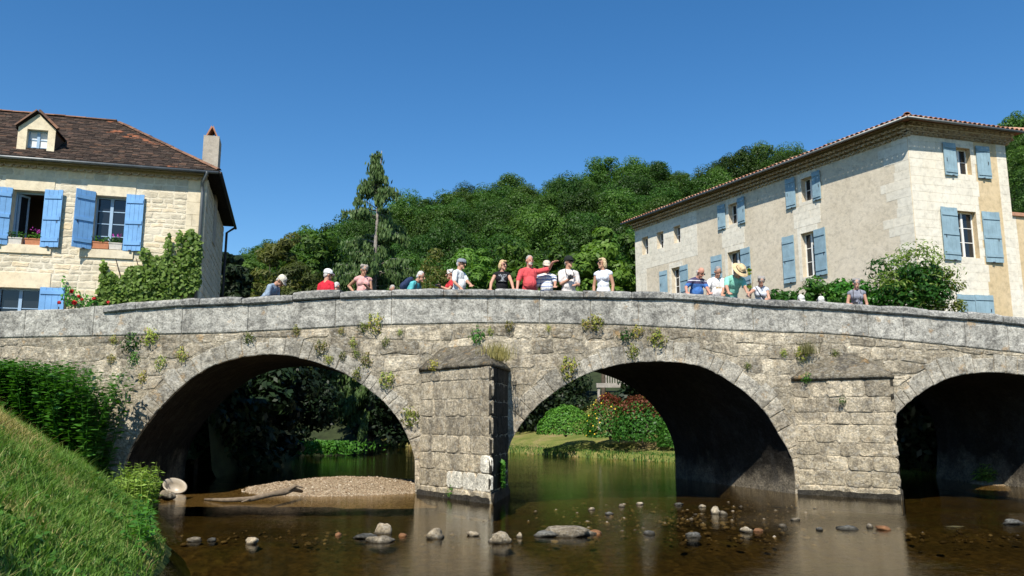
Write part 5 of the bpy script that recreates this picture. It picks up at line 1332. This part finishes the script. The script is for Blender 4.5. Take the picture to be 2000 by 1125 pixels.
# px centre x, waterline y, half width px, height px, material, label
ST = [(748, 1043, 16, 26, 'pale_stone', 'upright pale boulder standing on the flat mossy stones'), (741, 1060, 25, 14, 'river_stone', 'flat olive stone in front of the upright pale boulder'), (712, 1052, 20, 10, 'dark_stone', 'dark wet stone beside the upright pale boulder'),
 (848, 1052, 19, 22, 'pale_stone', 'tilted pinkish boulder between the upright boulder and the cream pebble'), (489, 1062, 15, 16, 'pale_stone', 'rounded cream stone alone in the shallow water near the bank'), (376, 1058, 13, 9, 'river_stone', 'low brown stone closest to the grassy bank'), (412, 1057, 10, 6, 'dark_stone', 'small dark stone next to the low brown stone'),
 (924, 1047, 12, 10, 'pale_stone', 'small cream stone beside the big round tan boulder'), (977, 1061, 21, 24, 'pale_stone', 'big round tan boulder mirrored in the water'), (1014, 1050, 7, 11, 'pale_stone', 'little white stone between the tan boulder and the long grey rock'), (1110, 1047, 46, 21, 'river_stone', 'long low grey rock lying like a log in the stream'), (1068, 1048, 26, 11, 'dark_stone', 'mossy end stone beside the long low grey rock'),
 (1162, 1043, 12, 9, 'rust_stone', 'rust orange stone at the tip of the long grey rock'), (1400, 1003, 12, 17, 'pale_stone', 'bright white jagged stone on the shallow pebble bank'), (1413, 1005, 8, 9, 'river_stone', 'brown stone leaning on the bright white jagged stone'), (1356, 1049, 16, 10, 'dark_stone', 'bluish dark wet stone in the open stream'), (1460, 1040, 13, 12, 'pale_stone', 'yellowish mossy stone beside a small orange stone'),
 (1482, 1038, 9, 5, 'rust_stone', 'flat orange stone touching the yellowish mossy stone'), (1327, 987, 11, 5, 'dark_stone', 'flat grey stone upstream of the bright white stone'), (1190, 1006, 8, 6, 'dark_stone', 'small dark stone on the pebble bank between cutwaters'), (1156, 996, 8, 5, 'pale_stone', 'thin pale sliver of stone on the pebble bank'), (1372, 991, 8, 5, 'pale_stone', 'small cream stone upstream of the bright white stone'),
 (1270, 1044, 10, 7, 'dark_stone', 'dark lump of stone between orange and bluish stones'), (1602, 1036, 8, 6, 'dark_stone', 'small dark stone in the riffle below the second cutwater'), (1658, 1035, 18, 9, 'dark_stone', 'long dark stone in the riffle below the second cutwater'), (1700, 1031, 8, 8, 'river_stone', 'upright small brown stone in the riffle'), (1728, 1035, 12, 8, 'rust_stone', 'reddish brown stone in the riffle near the prow reflection'),
 (1555, 1017, 9, 4, 'pale_stone', 'flat yellow stone between pebble bank and riffle'), (1530, 1030, 9, 6, 'river_stone', 'low brown stone at the start of the riffle'), (1985, 1024, 18, 10, 'dark_stone', 'dark wet boulder at the edge of the riffle under the third arch'), (660, 1046, 8, 3, 'rust_stone', 'flat orange stone in the water before the upright boulder'), (785, 1048, 8, 6, 'rust_stone', 'small orange stone between upright and tilted boulders'), (1250, 986, 8, 5, 'pale_stone', 'small pinkish stone crowning the pebble bank'), (1214, 990, 7, 5, 'river_stone', 'small brown stone on the crown of the pebble bank')]
for i, (x, y, hw, h, mt, lb) in enumerate(ST):
    p = pz(x, y); k = p.y/FPX*1.02; rx = hw*k; hh = h*k
    o = link('river_boulder' if hw > 14 else 'river_stone', rock_mesh(i+3, (rx, rx*.75, hh*.62 if h > 8 else max(hh*.8, .04)), 3 if hw > 9 else 2, .22), M[mt]); o.location = (p.x, p.y+rx*.5, hh*.12); o.rotation_euler = (0, 0, i*1.3 if hw < 20 else 0); tag(o, lb, 'stone', 'stones in the stream')
# log
lp = [pz(400, 974, .03), pz(440, 977, .05), pz(490, 974, .07), pz(530, 967, .10), pz(556, 960, .16), pz(572, 955, .2), pz(590, 960, .12)]
mb = MB(); mb.tube(lp, [.02, .045, .05, .055, .065, .06, .03], 9); mb.tube([lp[4], lp[4]+Vector((.2, .1, .10)), lp[4]+Vector((.35, .15, .06))], [.05, .03, .012], 7); mb.tube([lp[2], lp[2]+Vector((-.1, -.25, -.05))], [.03, .01], 6)
for i, v in enumerate(mb.v): mb.v[i] = tuple(Vector(v)+Vector((0, 0, 1))*.03*noise.noise(Vector(v)*5))
tag(mb.build('driftwood_log', M['driftwood'], None, True), 'crooked driftwood log lying in the shallows before the gravel bar', 'log')
# ceramic basin, tilted
b = thing('broken_basin', 'discarded cream ceramic basin tipped over at the water edge', 'basin', tuple(pz(340, 962, 0.0))); b.rotation_euler = (R(38), R(22), 0)
mb = MB(); prof = [(.05, 0), (.13, .02), (.19, .12), (.225, .2), (.25, .21), (.25, .235), (.215, .235), (.18, .13), (.12, .045), (.0, .035)]; n = 28
for r_, z_ in prof:
    for k in range(n): a = 6.28318*k/n; mb.v.append((math.cos(a)*r_*1.1, math.sin(a)*r_*.85, z_))
for j in range(len(prof)-1):
    for k in range(n): mb.f.append((j*n+k, j*n+(k+1) % n, (j+1)*n+(k+1) % n, (j+1)*n+k))
mb.build('bowl', plain('ceramic', (.40, .34, .26), .4, .1, 9, .1, .5), b, True)
o = link('pale_rock', rock_mesh(61, (.16, .13, .1), 3), M['pale_stone']); o.location = pz(326, 968, .08); tag(o, 'small pale rock beside the tipped ceramic basin', 'stone')

# ------------------------------------------------------------------ people on the bridge
def voxel(mb, name, size, smooth=2):
    me = mb.mesh(name); o = bpy.data.objects.new(name, me); COL.objects.link(o)
    m1 = o.modifiers.new('r', 'REMESH'); m1.mode = 'VOXEL'; m1.voxel_size = size; m1.use_smooth_shade = True
    m2 = o.modifiers.new('s', 'SMOOTH'); m2.factor = .5; m2.iterations = smooth
    dg = bpy.context.evaluated_depsgraph_get(); res = bpy.data.meshes.new_from_object(o.evaluated_get(dg)); res.name = name
    bpy.data.objects.remove(o); bpy.data.meshes.remove(me); return res
_mc = {}
def skin(c):
    k = ('skin', c)
    if k not in _mc: _mc[k] = plain('skin', c, .55, .10, 14, .05, .35, 'object')
    return _mc[k]
def cloth(c, stripes=None):
    k = ('cloth', c, str(stripes))
    if k in _mc: return _mc[k]
    t = NT('cloth'); p = t.pos(kind='object'); n = t.noise(p, 9, 5); fold = t.noise(t.pos(2.2, 2.2, .8, 'object'), 5, 3)
    col = t.mix(1.0, c, t.ramp(n, (.35, .86), (.65, 1.06)), 'MULTIPLY')
    if stripes:
        z = t.n('SeparateXYZ', i_0=p).outputs[2]
        for z0, z1, c2 in stripes:
            f = t.math('MULTIPLY', t.math('GREATER_THAN', z, z0), t.math('LESS_THAN', z, z1)); col = t.mix(f, col, c2)
    _mc[k] = t.principled(col, .9, t.bump(fold, .9, .06), .15); return _mc[k]
def ik(S, T, l1, l2, pole):
    d = T-S; L = min(max(d.length, .08), l1+l2-.004); d = d.normalized(); T = S+d*L
    a = (l1*l1-l2*l2+L*L)/(2*L); h = math.sqrt(max(0, l1*l1-a*a)); pl = pole-d*pole.dot(d)
    pl = pl.normalized() if pl.length > 1e-4 else Vector((0, 1, 0)); return S+d*a+pl*h, T
def person(label, hx, hy, rootY, rz, lean=0, hp=0, hyaw=0, shirt=(.6, .6, .6), stripes=None, sleeve=.5, legs=(.08, .08, .1), hair='short', haircol=(.45, .42, .38), hat=None, hatcol=(.7, .68, .6), arms=('hang', 'hang'), female=False, belly=0, tone=(.50, .27, .18), stature=None, glasses=False, extras=(), beard=None, roll=0):
    rz = R(rz); lean = R(lean); Rm = Matrix.Rotation(lean, 3, 'X') @ Matrix.Rotation(R(roll), 3, 'Y')
    pel = Vector((0, .13*math.sin(lean), .93)); up = lambda x, y, z: pel+Rm@Vector((x, y, z))
    Hm = Matrix.Rotation(R(hyaw), 3, 'Z') @ Matrix.Rotation(lean*.75+R(hp), 3, 'X'); neck = up(0, .01, .53); hc = neck+Rm@Vector((0, 0, .035))+Hm@Vector((0, -.03, .125)); hd = lambda x, y, z: hc+Hm@Vector((x, y, z))*1.12
    topz = (hc+Hm@Vector((0, .01, .14))).z+(.02 if hat else .012); tl = hd(0, 0, .12)
    # size from the head's place on the bridge
    rot = Matrix.Rotation(rz, 3, 'Z'); s = 1.0; root = Vector((0, 0, 0)); dd_ = deck(px(hx, hy, rootY).x)
    for _ in range(4):
        off_ = rot@(tl*s); Yh = rootY+off_.y; P = px(hx, hy, Yh); dd_ = deck(P.x-off_.x)
        if stature: s = stature/1.75
        else: s = (P.z-dd_)/topz
        root = Vector((P.x-off_.x, rootY, dd_))
    if stature:                             # stand further back so that the head lands at its height
        for _ in range(6):
            off_ = rot@(tl*s); zt = root.z+topz*s; r_ = ray(hx, hy); Yh = (zt-CAMH)/r_.z*r_.y; root.y = Yh-off_.y; P = px(hx, hy, Yh); root.x = P.x-off_.x; root.z = deck(root.x)
    print('person', label[:34], 'height %.2f' % (s*1.75), 'Y %.2f' % root.y)
    t = thing('person', label, 'person', tuple(root), rz); t.scale = (s, s, s)
    inv = rot.inverted(); loc = lambda wx, wy, wz: (inv@(Vector((wx, wy, wz))-root))/s
    B = MB(); shw = .172 if female else .19; fm = female
    SH = {sd: up(sd*shw, .0, .435) for sd in (-1, 1)}
    tor = [(up(0, 0, .02), (.165, .125, .14)), (up(0, -.01, .17), (.14 if fm else .155, .112+belly*.5, .15)), (up(0, -.005, .34), (.158 if fm else .175, .115, .18))]
    def torso(mb, k):
        for c, r in tor: mb.ell(c, (r[0]*k, r[1]*k, r[2]*k), Rm)
        mb.cap(SH[-1]*.88+SH[1]*.12, SH[1]*.88+SH[-1]*.12, .072*k, .072*k)
        for sd in (-1, 1): mb.cap(up(sd*.05, .02, .50), SH[sd], .05*k, .062*k)
        if belly: mb.ell(up(0, -.06-belly*.4, .15), (.15*k, (.10+belly*.5)*k, .16*k), Rm)
        if fm:
            for sd in (-1, 1): mb.ell(up(sd*.075, -.10, .33), (.075*k, .065*k, .075*k), Rm)
    torso(B, 1.0); B.cap(up(0, .015, .46), hd(0, .02, -.05), .068, .06)
    # head
    B.ell(hd(0, .012, .02), (.074, .094, .108), Hm, 16, 12); B.ell(hd(0, -.03, -.055), (.055, .058, .06), Hm); B.cap(hd(0, -.092, .012), hd(0, -.112, -.022), .010, .017); B.ell(hd(0, -.078, -.098), (.026, .022, .02), Hm)
    for sd in (-1, 1): B.ell(hd(sd*.077, .012, -.005), (.012, .022, .033), Hm)
    LEG = []
    for sd in (-1, 1):
        hip = Vector((sd*.09, pel.y, .90)); kn = Vector((sd*.10, pel.y*.5-.03, .49)); an = Vector((sd*.105, .02, .08)); LEG.append((hip, kn, an)); B.cap(hip, kn, .085, .056); B.cap(kn, an, .056, .036); B.cap(an+Vector((0, .03, -.035)), an+Vector((0, -.15, -.045)), .038, .032)
    AR = {}
    for sd, mode in zip((-1, 1), arms):     # -1 lies to the picture's left for someone facing us
        S = SH[sd]; fdir = None
        if mode == 'hang': T = S+Vector((sd*.06, -.05, -.53))
        elif mode == 'hip': T = up(sd*.22, .0, .1)
        elif mode == 'chest': T = up(sd*.04, -.24, .26)
        elif mode == 'belly': T = up(sd*.09, -.24, .12)
        elif mode == 'phone': T = up(sd*.02, -.36, .36)
        elif mode[0] == 'cop':              # world offset along the parapet from the head
            wx = px(mode[1], 560, YB).x; T = loc(wx, YB+mode[2], coptop(wx)+.055); fdir = (inv@Vector((0, -1, -.25))).normalized()
        elif mode[0] == 'to': T = Vector(mode[1]); fdir = Vector(mode[2]) if len(mode) > 2 else None
        El, T = ik(S, T, .285, .26, Vector((sd*.7, .8, -.3))); AR[sd] = (S, El, T)
        B.cap(S, El, .050 if fm else .056, .040); B.cap(El, T, .042, .029)
        f = (fdir or (T-El)).normalized(); w_ = f.cross(Vector((0, 0, 1)))
        if w_.length < .2: w_ = f.cross(Vector((0, 1, 0)))
        w_.normalize(); nn_ = w_.cross(f)
        pc = T+f*.045; B.ell(pc, (.045, .045, .045), Matrix(((w_.x*.9, f.x*1.05, nn_.x*.42), (w_.y*.9, f.y*1.05, nn_.y*.42), (w_.z*.9, f.z*1.05, nn_.z*.42))))
        for q, (o_, l_) in enumerate(((-.033, .062), (-.011, .074), (.012, .07), (.034, .055))):
            b0_ = pc+f*.03+w_*o_; m_ = b0_+f*l_*.55+w_*o_*.25-nn_*.004; e_ = m_+f*l_*.42-nn_*.022; B.cap(b0_, m_, .0105, .010, 6); B.cap(m_, e_, .010, .009, 6)
        th = pc-f*.015-w_*sd*.035; B.cap(th, th-w_*sd*.03+f*.03, .012, .011, 6); B.cap(th-w_*sd*.03+f*.03, th-w_*sd*.035+f*.058, .011, .009, 6)
    link('body', voxel(B, 'body', .0105, 2), skin(tone), t)
    # clothes
    Sm = MB(); torso(Sm, 1.085); Sm.ell(up(0, 0, -.02), (.185, .145, .13), Rm)
    for sd in (-1, 1):
        S, El, T = AR[sd]
        if sleeve > 0:
            e = S.lerp(El, min(1, sleeve*1.5)); Sm.cap(S, e, .072, .064)
    link('shirt' if not female or sleeve else 'top', voxel(Sm, 'shirt', .014, 3), cloth(shirt, stripes), t)
    Tm = MB(); Tm.ell(pel+Vector((0, 0, -.03)), (.182, .142, .125))
    for hip, kn, an in LEG: Tm.cap(hip, kn, .10, .072); Tm.cap(kn, an, .072, .056)
    link('trousers', voxel(Tm, 'trousers', .018, 2), cloth(legs), t)
    if hair:
        Hh = MB()
        if hair == 'bald':
            for sd in (-1, 1): Hh.ell(hd(sd*.062, .045, -.01), (.022, .05, .04), Hm)
            Hh.ell(hd(0, .085, -.02), (.06, .022, .045), Hm)
        else:
            Hh.ell(hd(0, .028, .045), (.083, .092, .092), Hm, 16, 10); Hh.ell(hd(0, .06, -.01), (.078, .055, .075), Hm)
            if hair == 'fluffy':
                for k in range(14): a = k*2.4; Hh.ell(hd(math.cos(a)*.065, .03+math.sin(a)*.07, .06+.035*math.sin(k*1.7)), (.036, .036, .036), Hm, 8, 6)
            if hair == 'bob':
                for sd in (-1, 1): Hh.ell(hd(sd*.075, .02, -.035), (.03, .06, .085), Hm)
                Hh.ell(hd(0, .075, -.05), (.075, .045, .075), Hm); Hh.ell(hd(.01, -.06, .085), (.06, .03, .028), Hm)
        me = voxel(Hh, 'hair', .011, 1); nz = [v.co+v.normal*.008*noise.noise(v.co*42) for v in me.vertices]
        for v, c in zip(me.vertices, nz): v.co = c
        link('hair', me, plain('hair', haircol, .7, .25, 40, .5, .3, 'object') if ('h', haircol) not in _mc else _mc[('h', haircol)], t)
    if beard:
        Bm = MB(); Bm.ell(hd(0, -.05, -.075), (.056, .052, .045), Hm); Bm.ell(hd(0, -.088, -.046), (.032, .02, .012), Hm); link('beard', voxel(Bm, 'beard', .009, 1), plain('beard', beard, .8, .2, 40, .5, .2, 'object'), t)
    F = MB()
    for sd in (-1, 1): F.ell(hd(sd*.031, -.078, .012), (.014, .010, .009), Hm, 8, 6)
    F.build('eyes', plain('eye', (.03, .025, .02), .3, .1, 9, 0) if 'eye' not in _mc else _mc['eye'], t, True)
    F = MB(); F.ell(hd(0, -.09, -.066), (.022, .008, .006), Hm, 8, 6); F.build('mouth', plain('lips', (.35, .10, .08), .5, .1, 9, 0), t, True)
    if glasses:
        F = MB()
        for sd in (-1, 1): F.ell(hd(sd*.034, -.090, .012), (.029, .010, .022), Hm, 10, 8); F.cap(hd(sd*.06, -.085, .016), hd(sd*.083, .01, .01), .004, .004, 5)
        F.cap(hd(-.01, -.094, .016), hd(.01, -.094, .016), .004, .004, 5); F.build('glasses', plain('dark_lens', (.015, .013, .012), .15, .1, 9, 0, .5), t, True)
    if hat:
        F = MB(); mt = cloth(hatcol)
        if hat in ('cap', 'backcap', 'flat'):
            n = 18; prof = [(1.0, .035), (1.03, .06), (.98, .10), (.78, .135), (.42, .152), (.02, .156)]; b0_ = len(F.v); fl = .72 if hat == 'flat' else 1
            for r_, z_ in prof:
                for k in range(n): a = 6.28318*k/n; F.v.append(tuple(hd(math.cos(a)*.087*r_, .012+math.sin(a)*.108*r_-(.02 if hat == 'flat' else 0), .035+(z_-.035)*fl)))
            for j in range(len(prof)-1):
                for k in range(n): F.f.append((b0_+j*n+k, b0_+j*n+(k+1) % n, b0_+(j+1)*n+(k+1) % n, b0_+(j+1)*n+k))
            sg = -1
            pts_ = []; m_ = 9
            for k in range(m_):
                a = math.pi*(k/(m_-1)); pts_.append((math.cos(a)*.078, sg*(.075+math.sin(a)*(.03 if hat == 'flat' else .085)), .042-.02*math.sin(a)))
            inn = [(math.cos(math.pi*k/(m_-1))*.078, sg*(.05+math.sin(math.pi*k/(m_-1))*.045), .045) for k in range(m_)]
            b0_ = len(F.v); F.v += [tuple(hd(*q)) for q in pts_]+[tuple(hd(*q)) for q in inn]+[tuple(hd(q[0], q[1], q[2]+.01)) for q in pts_]+[tuple(hd(q[0], q[1], q[2]+.012)) for q in inn]
            for k in range(m_-1):
                for o_ in (0, 2*m_): F.f.append((b0_+o_+k, b0_+o_+k+1, b0_+o_+m_+k+1, b0_+o_+m_+k))
                F.f.append((b0_+k, b0_+k+1, b0_+2*m_+k+1, b0_+2*m_+k))
            F.build('cap', mt, t, True)
        else:
            n = 22; prof = [(.19, .030), (.185, .038), (.125, .050), (.098, .052), (.094, .10), (.085, .135), (.055, .148), (.002, .14)]
            for r_, z_ in prof:
                for k in range(n): a = 6.28318*k/n; F.v.append(tuple(hd(math.cos(a)*r_*.92, .01+math.sin(a)*r_*1.05, z_+.01)))
            for j in range(len(prof)-1):
                for k in range(n): F.f.append((j*n+k, j*n+(k+1) % n, (j+1)*n+(k+1) % n, (j+1)*n+k))
            F.build('straw_hat', mt, t, True); F = MB(); F.tube([hd(math.cos(6.28318*k/n)*.09, .01+math.sin(6.28318*k/n)*.102, .068) for k in range(n+1)], .013, 6); F.build('hat_band', cloth((.06, .05, .04)), t, True)
    for ex in extras: ex(t, up, hd, AR, Hm, Rm, loc)
    return t
def camera_extra(sd=-1, strap=True):
    def f(t, up, hd, AR, Hm, Rm, loc):
        F = MB(); T = AR[sd][2]; c = T+Vector((0, -.05, .03)); fr = lambda a, z, w: c+Vector((a, w, z)); F.box(fr, -.06, .06, -.04, .04, -.02, .03); F.tube([c+Vector((0, -.02, 0)), c+Vector((0, -.10, -.01))], [.033, .036], 10); F.box(fr, -.02, .02, .04, .06, -.015, .02); F.build('camera', M['iron'], t)
        if strap:
            S = MB(); S.tube([c+Vector((-.055, 0, .02)), up(-.10, -.135, .40), up(-.085, -.02, .53), up(0, .09, .52), up(.085, -.02, .53), up(.10, -.135, .38), c+Vector((.055, 0, .02))], .009, 5); S.build('strap', M['iron'], t)
    return f
def bag_strap(t, up, hd, AR, Hm, Rm, loc):
    S = MB(); S.tube([up(-.14, -.03, .52), up(-.07, -.17, .38), up(.06, -.16, .18), up(.17, -.04, .02)], .012, 5); S.build('strap', M['iron'], t)
def backpack(t, up, hd, AR, Hm, Rm, loc):
    F = MB(); F.ell(up(0, .20, .30), (.16, .11, .24), Rm, 14, 10); F.ell(up(0, .28, .22), (.11, .06, .12), Rm); link('backpack', voxel(F, 'backpack', .016, 2), cloth((.03, .045, .10)), t)
    S = MB()
    for sd in (-1, 1): S.tube([up(sd*.1, .12, .5), up(sd*.11, -.03, .55), up(sd*.12, -.135, .38), up(sd*.15, .05, .15)], .014, 5)
    S.build('strap', M['iron'], t)
def front_print(c, z0, z1, w, mat=None):
    def f(t, up, hd, AR, Hm, Rm, loc):
        F = MB(); n = 8
        for k in range(n+1):
            a = (k/n-.5)*w/.16
            for z in (z0, z1): F.v.append(tuple(up(math.sin(a)*.188, -math.cos(a)*.148-.012, z)))
        for k in range(n): F.f.append((2*k, 2*k+2, 2*k+3, 2*k+1))
        t2 = NT('print'); nn_ = t2.noise(t2.pos(kind='object'), 38, 2); F.build('print', t2.principled(t2.ramp(nn_, (.46, c[0]), (.54, c[1])), .9), t)
    return f
PK = (.55, .30, .21); TAN = (.46, .25, .16)
person('person in light blue shirt and cream cap bending forward over the road', 556, 540, 20, 78, 38, 22, shirt=(.28, .36, .46), hair='short', hat='cap', hatcol=(.66, .61, .50), arms=('hang', 'hang'), stature=1.74)
person('person in red shirt and white cap seen from behind', 643, 526, 20, 152, 4, 5, -30, shirt=(.60, .03, .05), hair='short', haircol=(.55, .53, .5), hat='cap', hatcol=(.80, .80, .78), stature=1.76, belly=.02)
person('short white haired person in pale mint shirt beside the red shirt', 661, 551, 20.4, 140, 12, 10, shirt=(.55, .72, .68), haircol=(.62, .60, .57), stature=1.56)
person('person in salmon sleeveless top with short grey hair looking at own hand', 713, 516, 19.6, 18, 4, 22, 8, shirt=(.64, .36, .34), sleeve=0, female=True, hair='fluffy', haircol=(.36, .32, .28), arms=('hip', 'chest'), stature=1.74, tone=TAN, belly=.02)
person('grey haired person whose head only tops the parapet', 768, 556, 21, 30, 20, 10, shirt=(.4, .4, .42), haircol=(.42, .39, .35), stature=1.58)
person('white haired person in turquoise shirt bending with a navy backpack', 826, 529, 19.6, 72, 40, -8, shirt=(.12, .50, .52), haircol=(.62, .60, .57), arms=('hang', 'hang'), stature=1.78, extras=(backpack,))
person('white haired person in red top and sunglasses holding up a black camera', 877, 525, 19.05, -62, 8, 6, shirt=(.52, .04, .05), sleeve=.3, female=True, hair='fluffy', haircol=(.68, .67, .65), glasses=True, arms=('phone', 'phone'), extras=(camera_extra(1, False),), stature=1.6)
person('person in white short sleeved shirt and grey flat cap facing along the parapet', 902, 503, 18.72, 62, 5, 4, 4, shirt=(.66, .69, .70), haircol=(.45, .44, .43), hat='flat', hatcol=(.22, .25, .29), glasses=True, arms=(('cop', 900, .37), ('cop', 925, .37)), belly=.03, legs=(.12, .16, .25))
person('blonde person in black sleeveless dress with both arms on the parapet', 983, 506, 18.72, 8, 3, 4, 28, shirt=(.015, .015, .018), stripes=[(.985, 1.0, (.7, .7, .68))], sleeve=0, female=True, hair='bob', haircol=(.58, .42, .22), glasses=True, arms=(('cop', 957, .37), ('cop', 1003, .37)), legs=(.015, .015, .018), extras=(front_print(((.04, .04, .05), (.34, .36, .38)), .26, .44, .19),), tone=PK)
person('bearded person in coral red polo pointing with an outstretched arm', 1035, 497, 18.72, 12, 4, 0, 8, shirt=(.62, .09, .10), haircol=(.42, .39, .35), beard=(.55, .52, .48), arms=(('cop', 1010, .37), ('to', (.50, -.30, 1.56), (.9, -.4, .35))), belly=.06, sleeve=.6, tone=(.55, .26, .19), hair='short')
person('person in white and blue striped polo half hidden by the pointing arm', 1068, 509, 19.0, 5, 2, 8, shirt=(.70, .70, .70), stripes=[(a_, a_+.022, (.10, .18, .42)) for a_ in (1.0, 1.09, 1.18, 1.27, 1.36)], haircol=(.6, .58, .55), hat='cap', hatcol=(.62, .55, .45), arms=('hang', ('cop', 1086, .37)), belly=.04)
person('person in pale polo and black cap holding a camera on a strap', 1111, 500, 18.72, 14, 0, 0, 22, shirt=(.70, .65, .62), haircol=(.3, .28, .25), hat='cap', hatcol=(.02, .025, .022), glasses=True, arms=('chest', 'belly'), legs=(.03, .03, .035), extras=(camera_extra(-1),), belly=.02)
person('blonde person in white sleeveless top and pale shorts turned sideways', 1175, 502, 18.75, -24, 0, 3, -30, shirt=(.72, .74, .80), sleeve=0, female=True, hair='bob', haircol=(.60, .46, .27), glasses=True, arms=('hang', 'hang'), legs=(.55, .53, .50), tone=TAN)
person('bald person in navy and blue polo leaning over the parapet', 1373, 522, 18.72, 22, 20, 25, 6, shirt=(.06, .16, .42), stripes=[(1.26, 2.0, (.07, .06, .12)), (1.33, 1.352, (.65, .65, .68))], hair='bald', haircol=(.5, .48, .45), arms=(('cop', 1346, .25), ('cop', 1392, .25)), belly=.06, tone=(.55, .27, .19), glasses=True)
person('grey haired person in white shirt with a gold print looking down', 1404, 520, 18.8, 2, 14, 24, shirt=(.74, .72, .72), haircol=(.30, .29, .28), arms=(('cop', 1390, .37), ('cop', 1417, .37)), belly=.03, extras=(front_print(((.72, .70, .68), (.50, .33, .12)), .24, .32, .13),))
person('person in mint shirt and straw hat bending far over the parapet', 1450, 520, 18.72, 14, 34, 30, 10, shirt=(.26, .62, .50), hair='short', hat='straw', hatcol=(.66, .50, .29), arms=(('cop', 1424, .05), ('cop', 1461, .02)), legs=(.2, .25, .33))
person('grey haired person in pale tank top with a dark bag strap', 1488, 540, 18.72, -4, 20, 24, 0, shirt=(.60, .63, .70), sleeve=0, female=True, hair='fluffy', haircol=(.34, .32, .30), arms=(('cop', 1463, .25), ('cop', 1504, .37)), extras=(bag_strap,), tone=PK)
person('person in white hat showing only its crown beside the tank top wearer', 1566, 577, 20.5, 10, 18, 20, shirt=(.5, .5, .5), hair='short', haircol=(.7, .69, .66), hat='cap', hatcol=(.78, .76, .70), stature=1.5)
person('person in white hat showing only its crown below the laurel hedge', 1604, 580, 20.5, -10, 18, 20, shirt=(.5, .5, .5), hair='short', haircol=(.7, .69, .66), hat='cap', hatcol=(.78, .76, .70), stature=1.5)
person('grey haired person in grey tank top carrying a camera at the waist', 1673, 543, 18.75, -14, 6, 16, 4, shirt=(.24, .25, .30), sleeve=0, female=True, hair='fluffy', haircol=(.30, .29, .28), arms=('belly', 'hang'), extras=(camera_extra(-1),), tone=PK)
# broad leaved weeds and clover in the turf
g = rs(88); C = []
while len(C) < 2600:
    y = 3.5+g.rand()*12; x = edge_x(y)-g.rand()*6
    if noise.noise((x*1.3, y*1.3, 33)) < .12: continue
    C.append((x, y, bank_z(x, y)+.05+.05*g.rand()))
n = len(C); o = link('turf_weeds', leaf_mesh('w', np.array(C), np.array([0, -.2, 1.])+g.normal(size=(n, 3))*.45, .02+.028*g.rand(n), .6, g), M['leaf_green']); o['kind'] = 'stuff'; o['label'] = 'broad leaved weeds scattered through the bank turf'; o['category'] = 'weeds'
# tree on the near bank whose shade reaches the lower corner of the turf
make_tree('bank_tree', 'small tree on the near bank shading the corner of the turf', 'tree', (-5.1, .9, .7), 1.35, 1.3, 3.9, M['leaf_wood'], 401, None, 30, 3500, .1, .09)
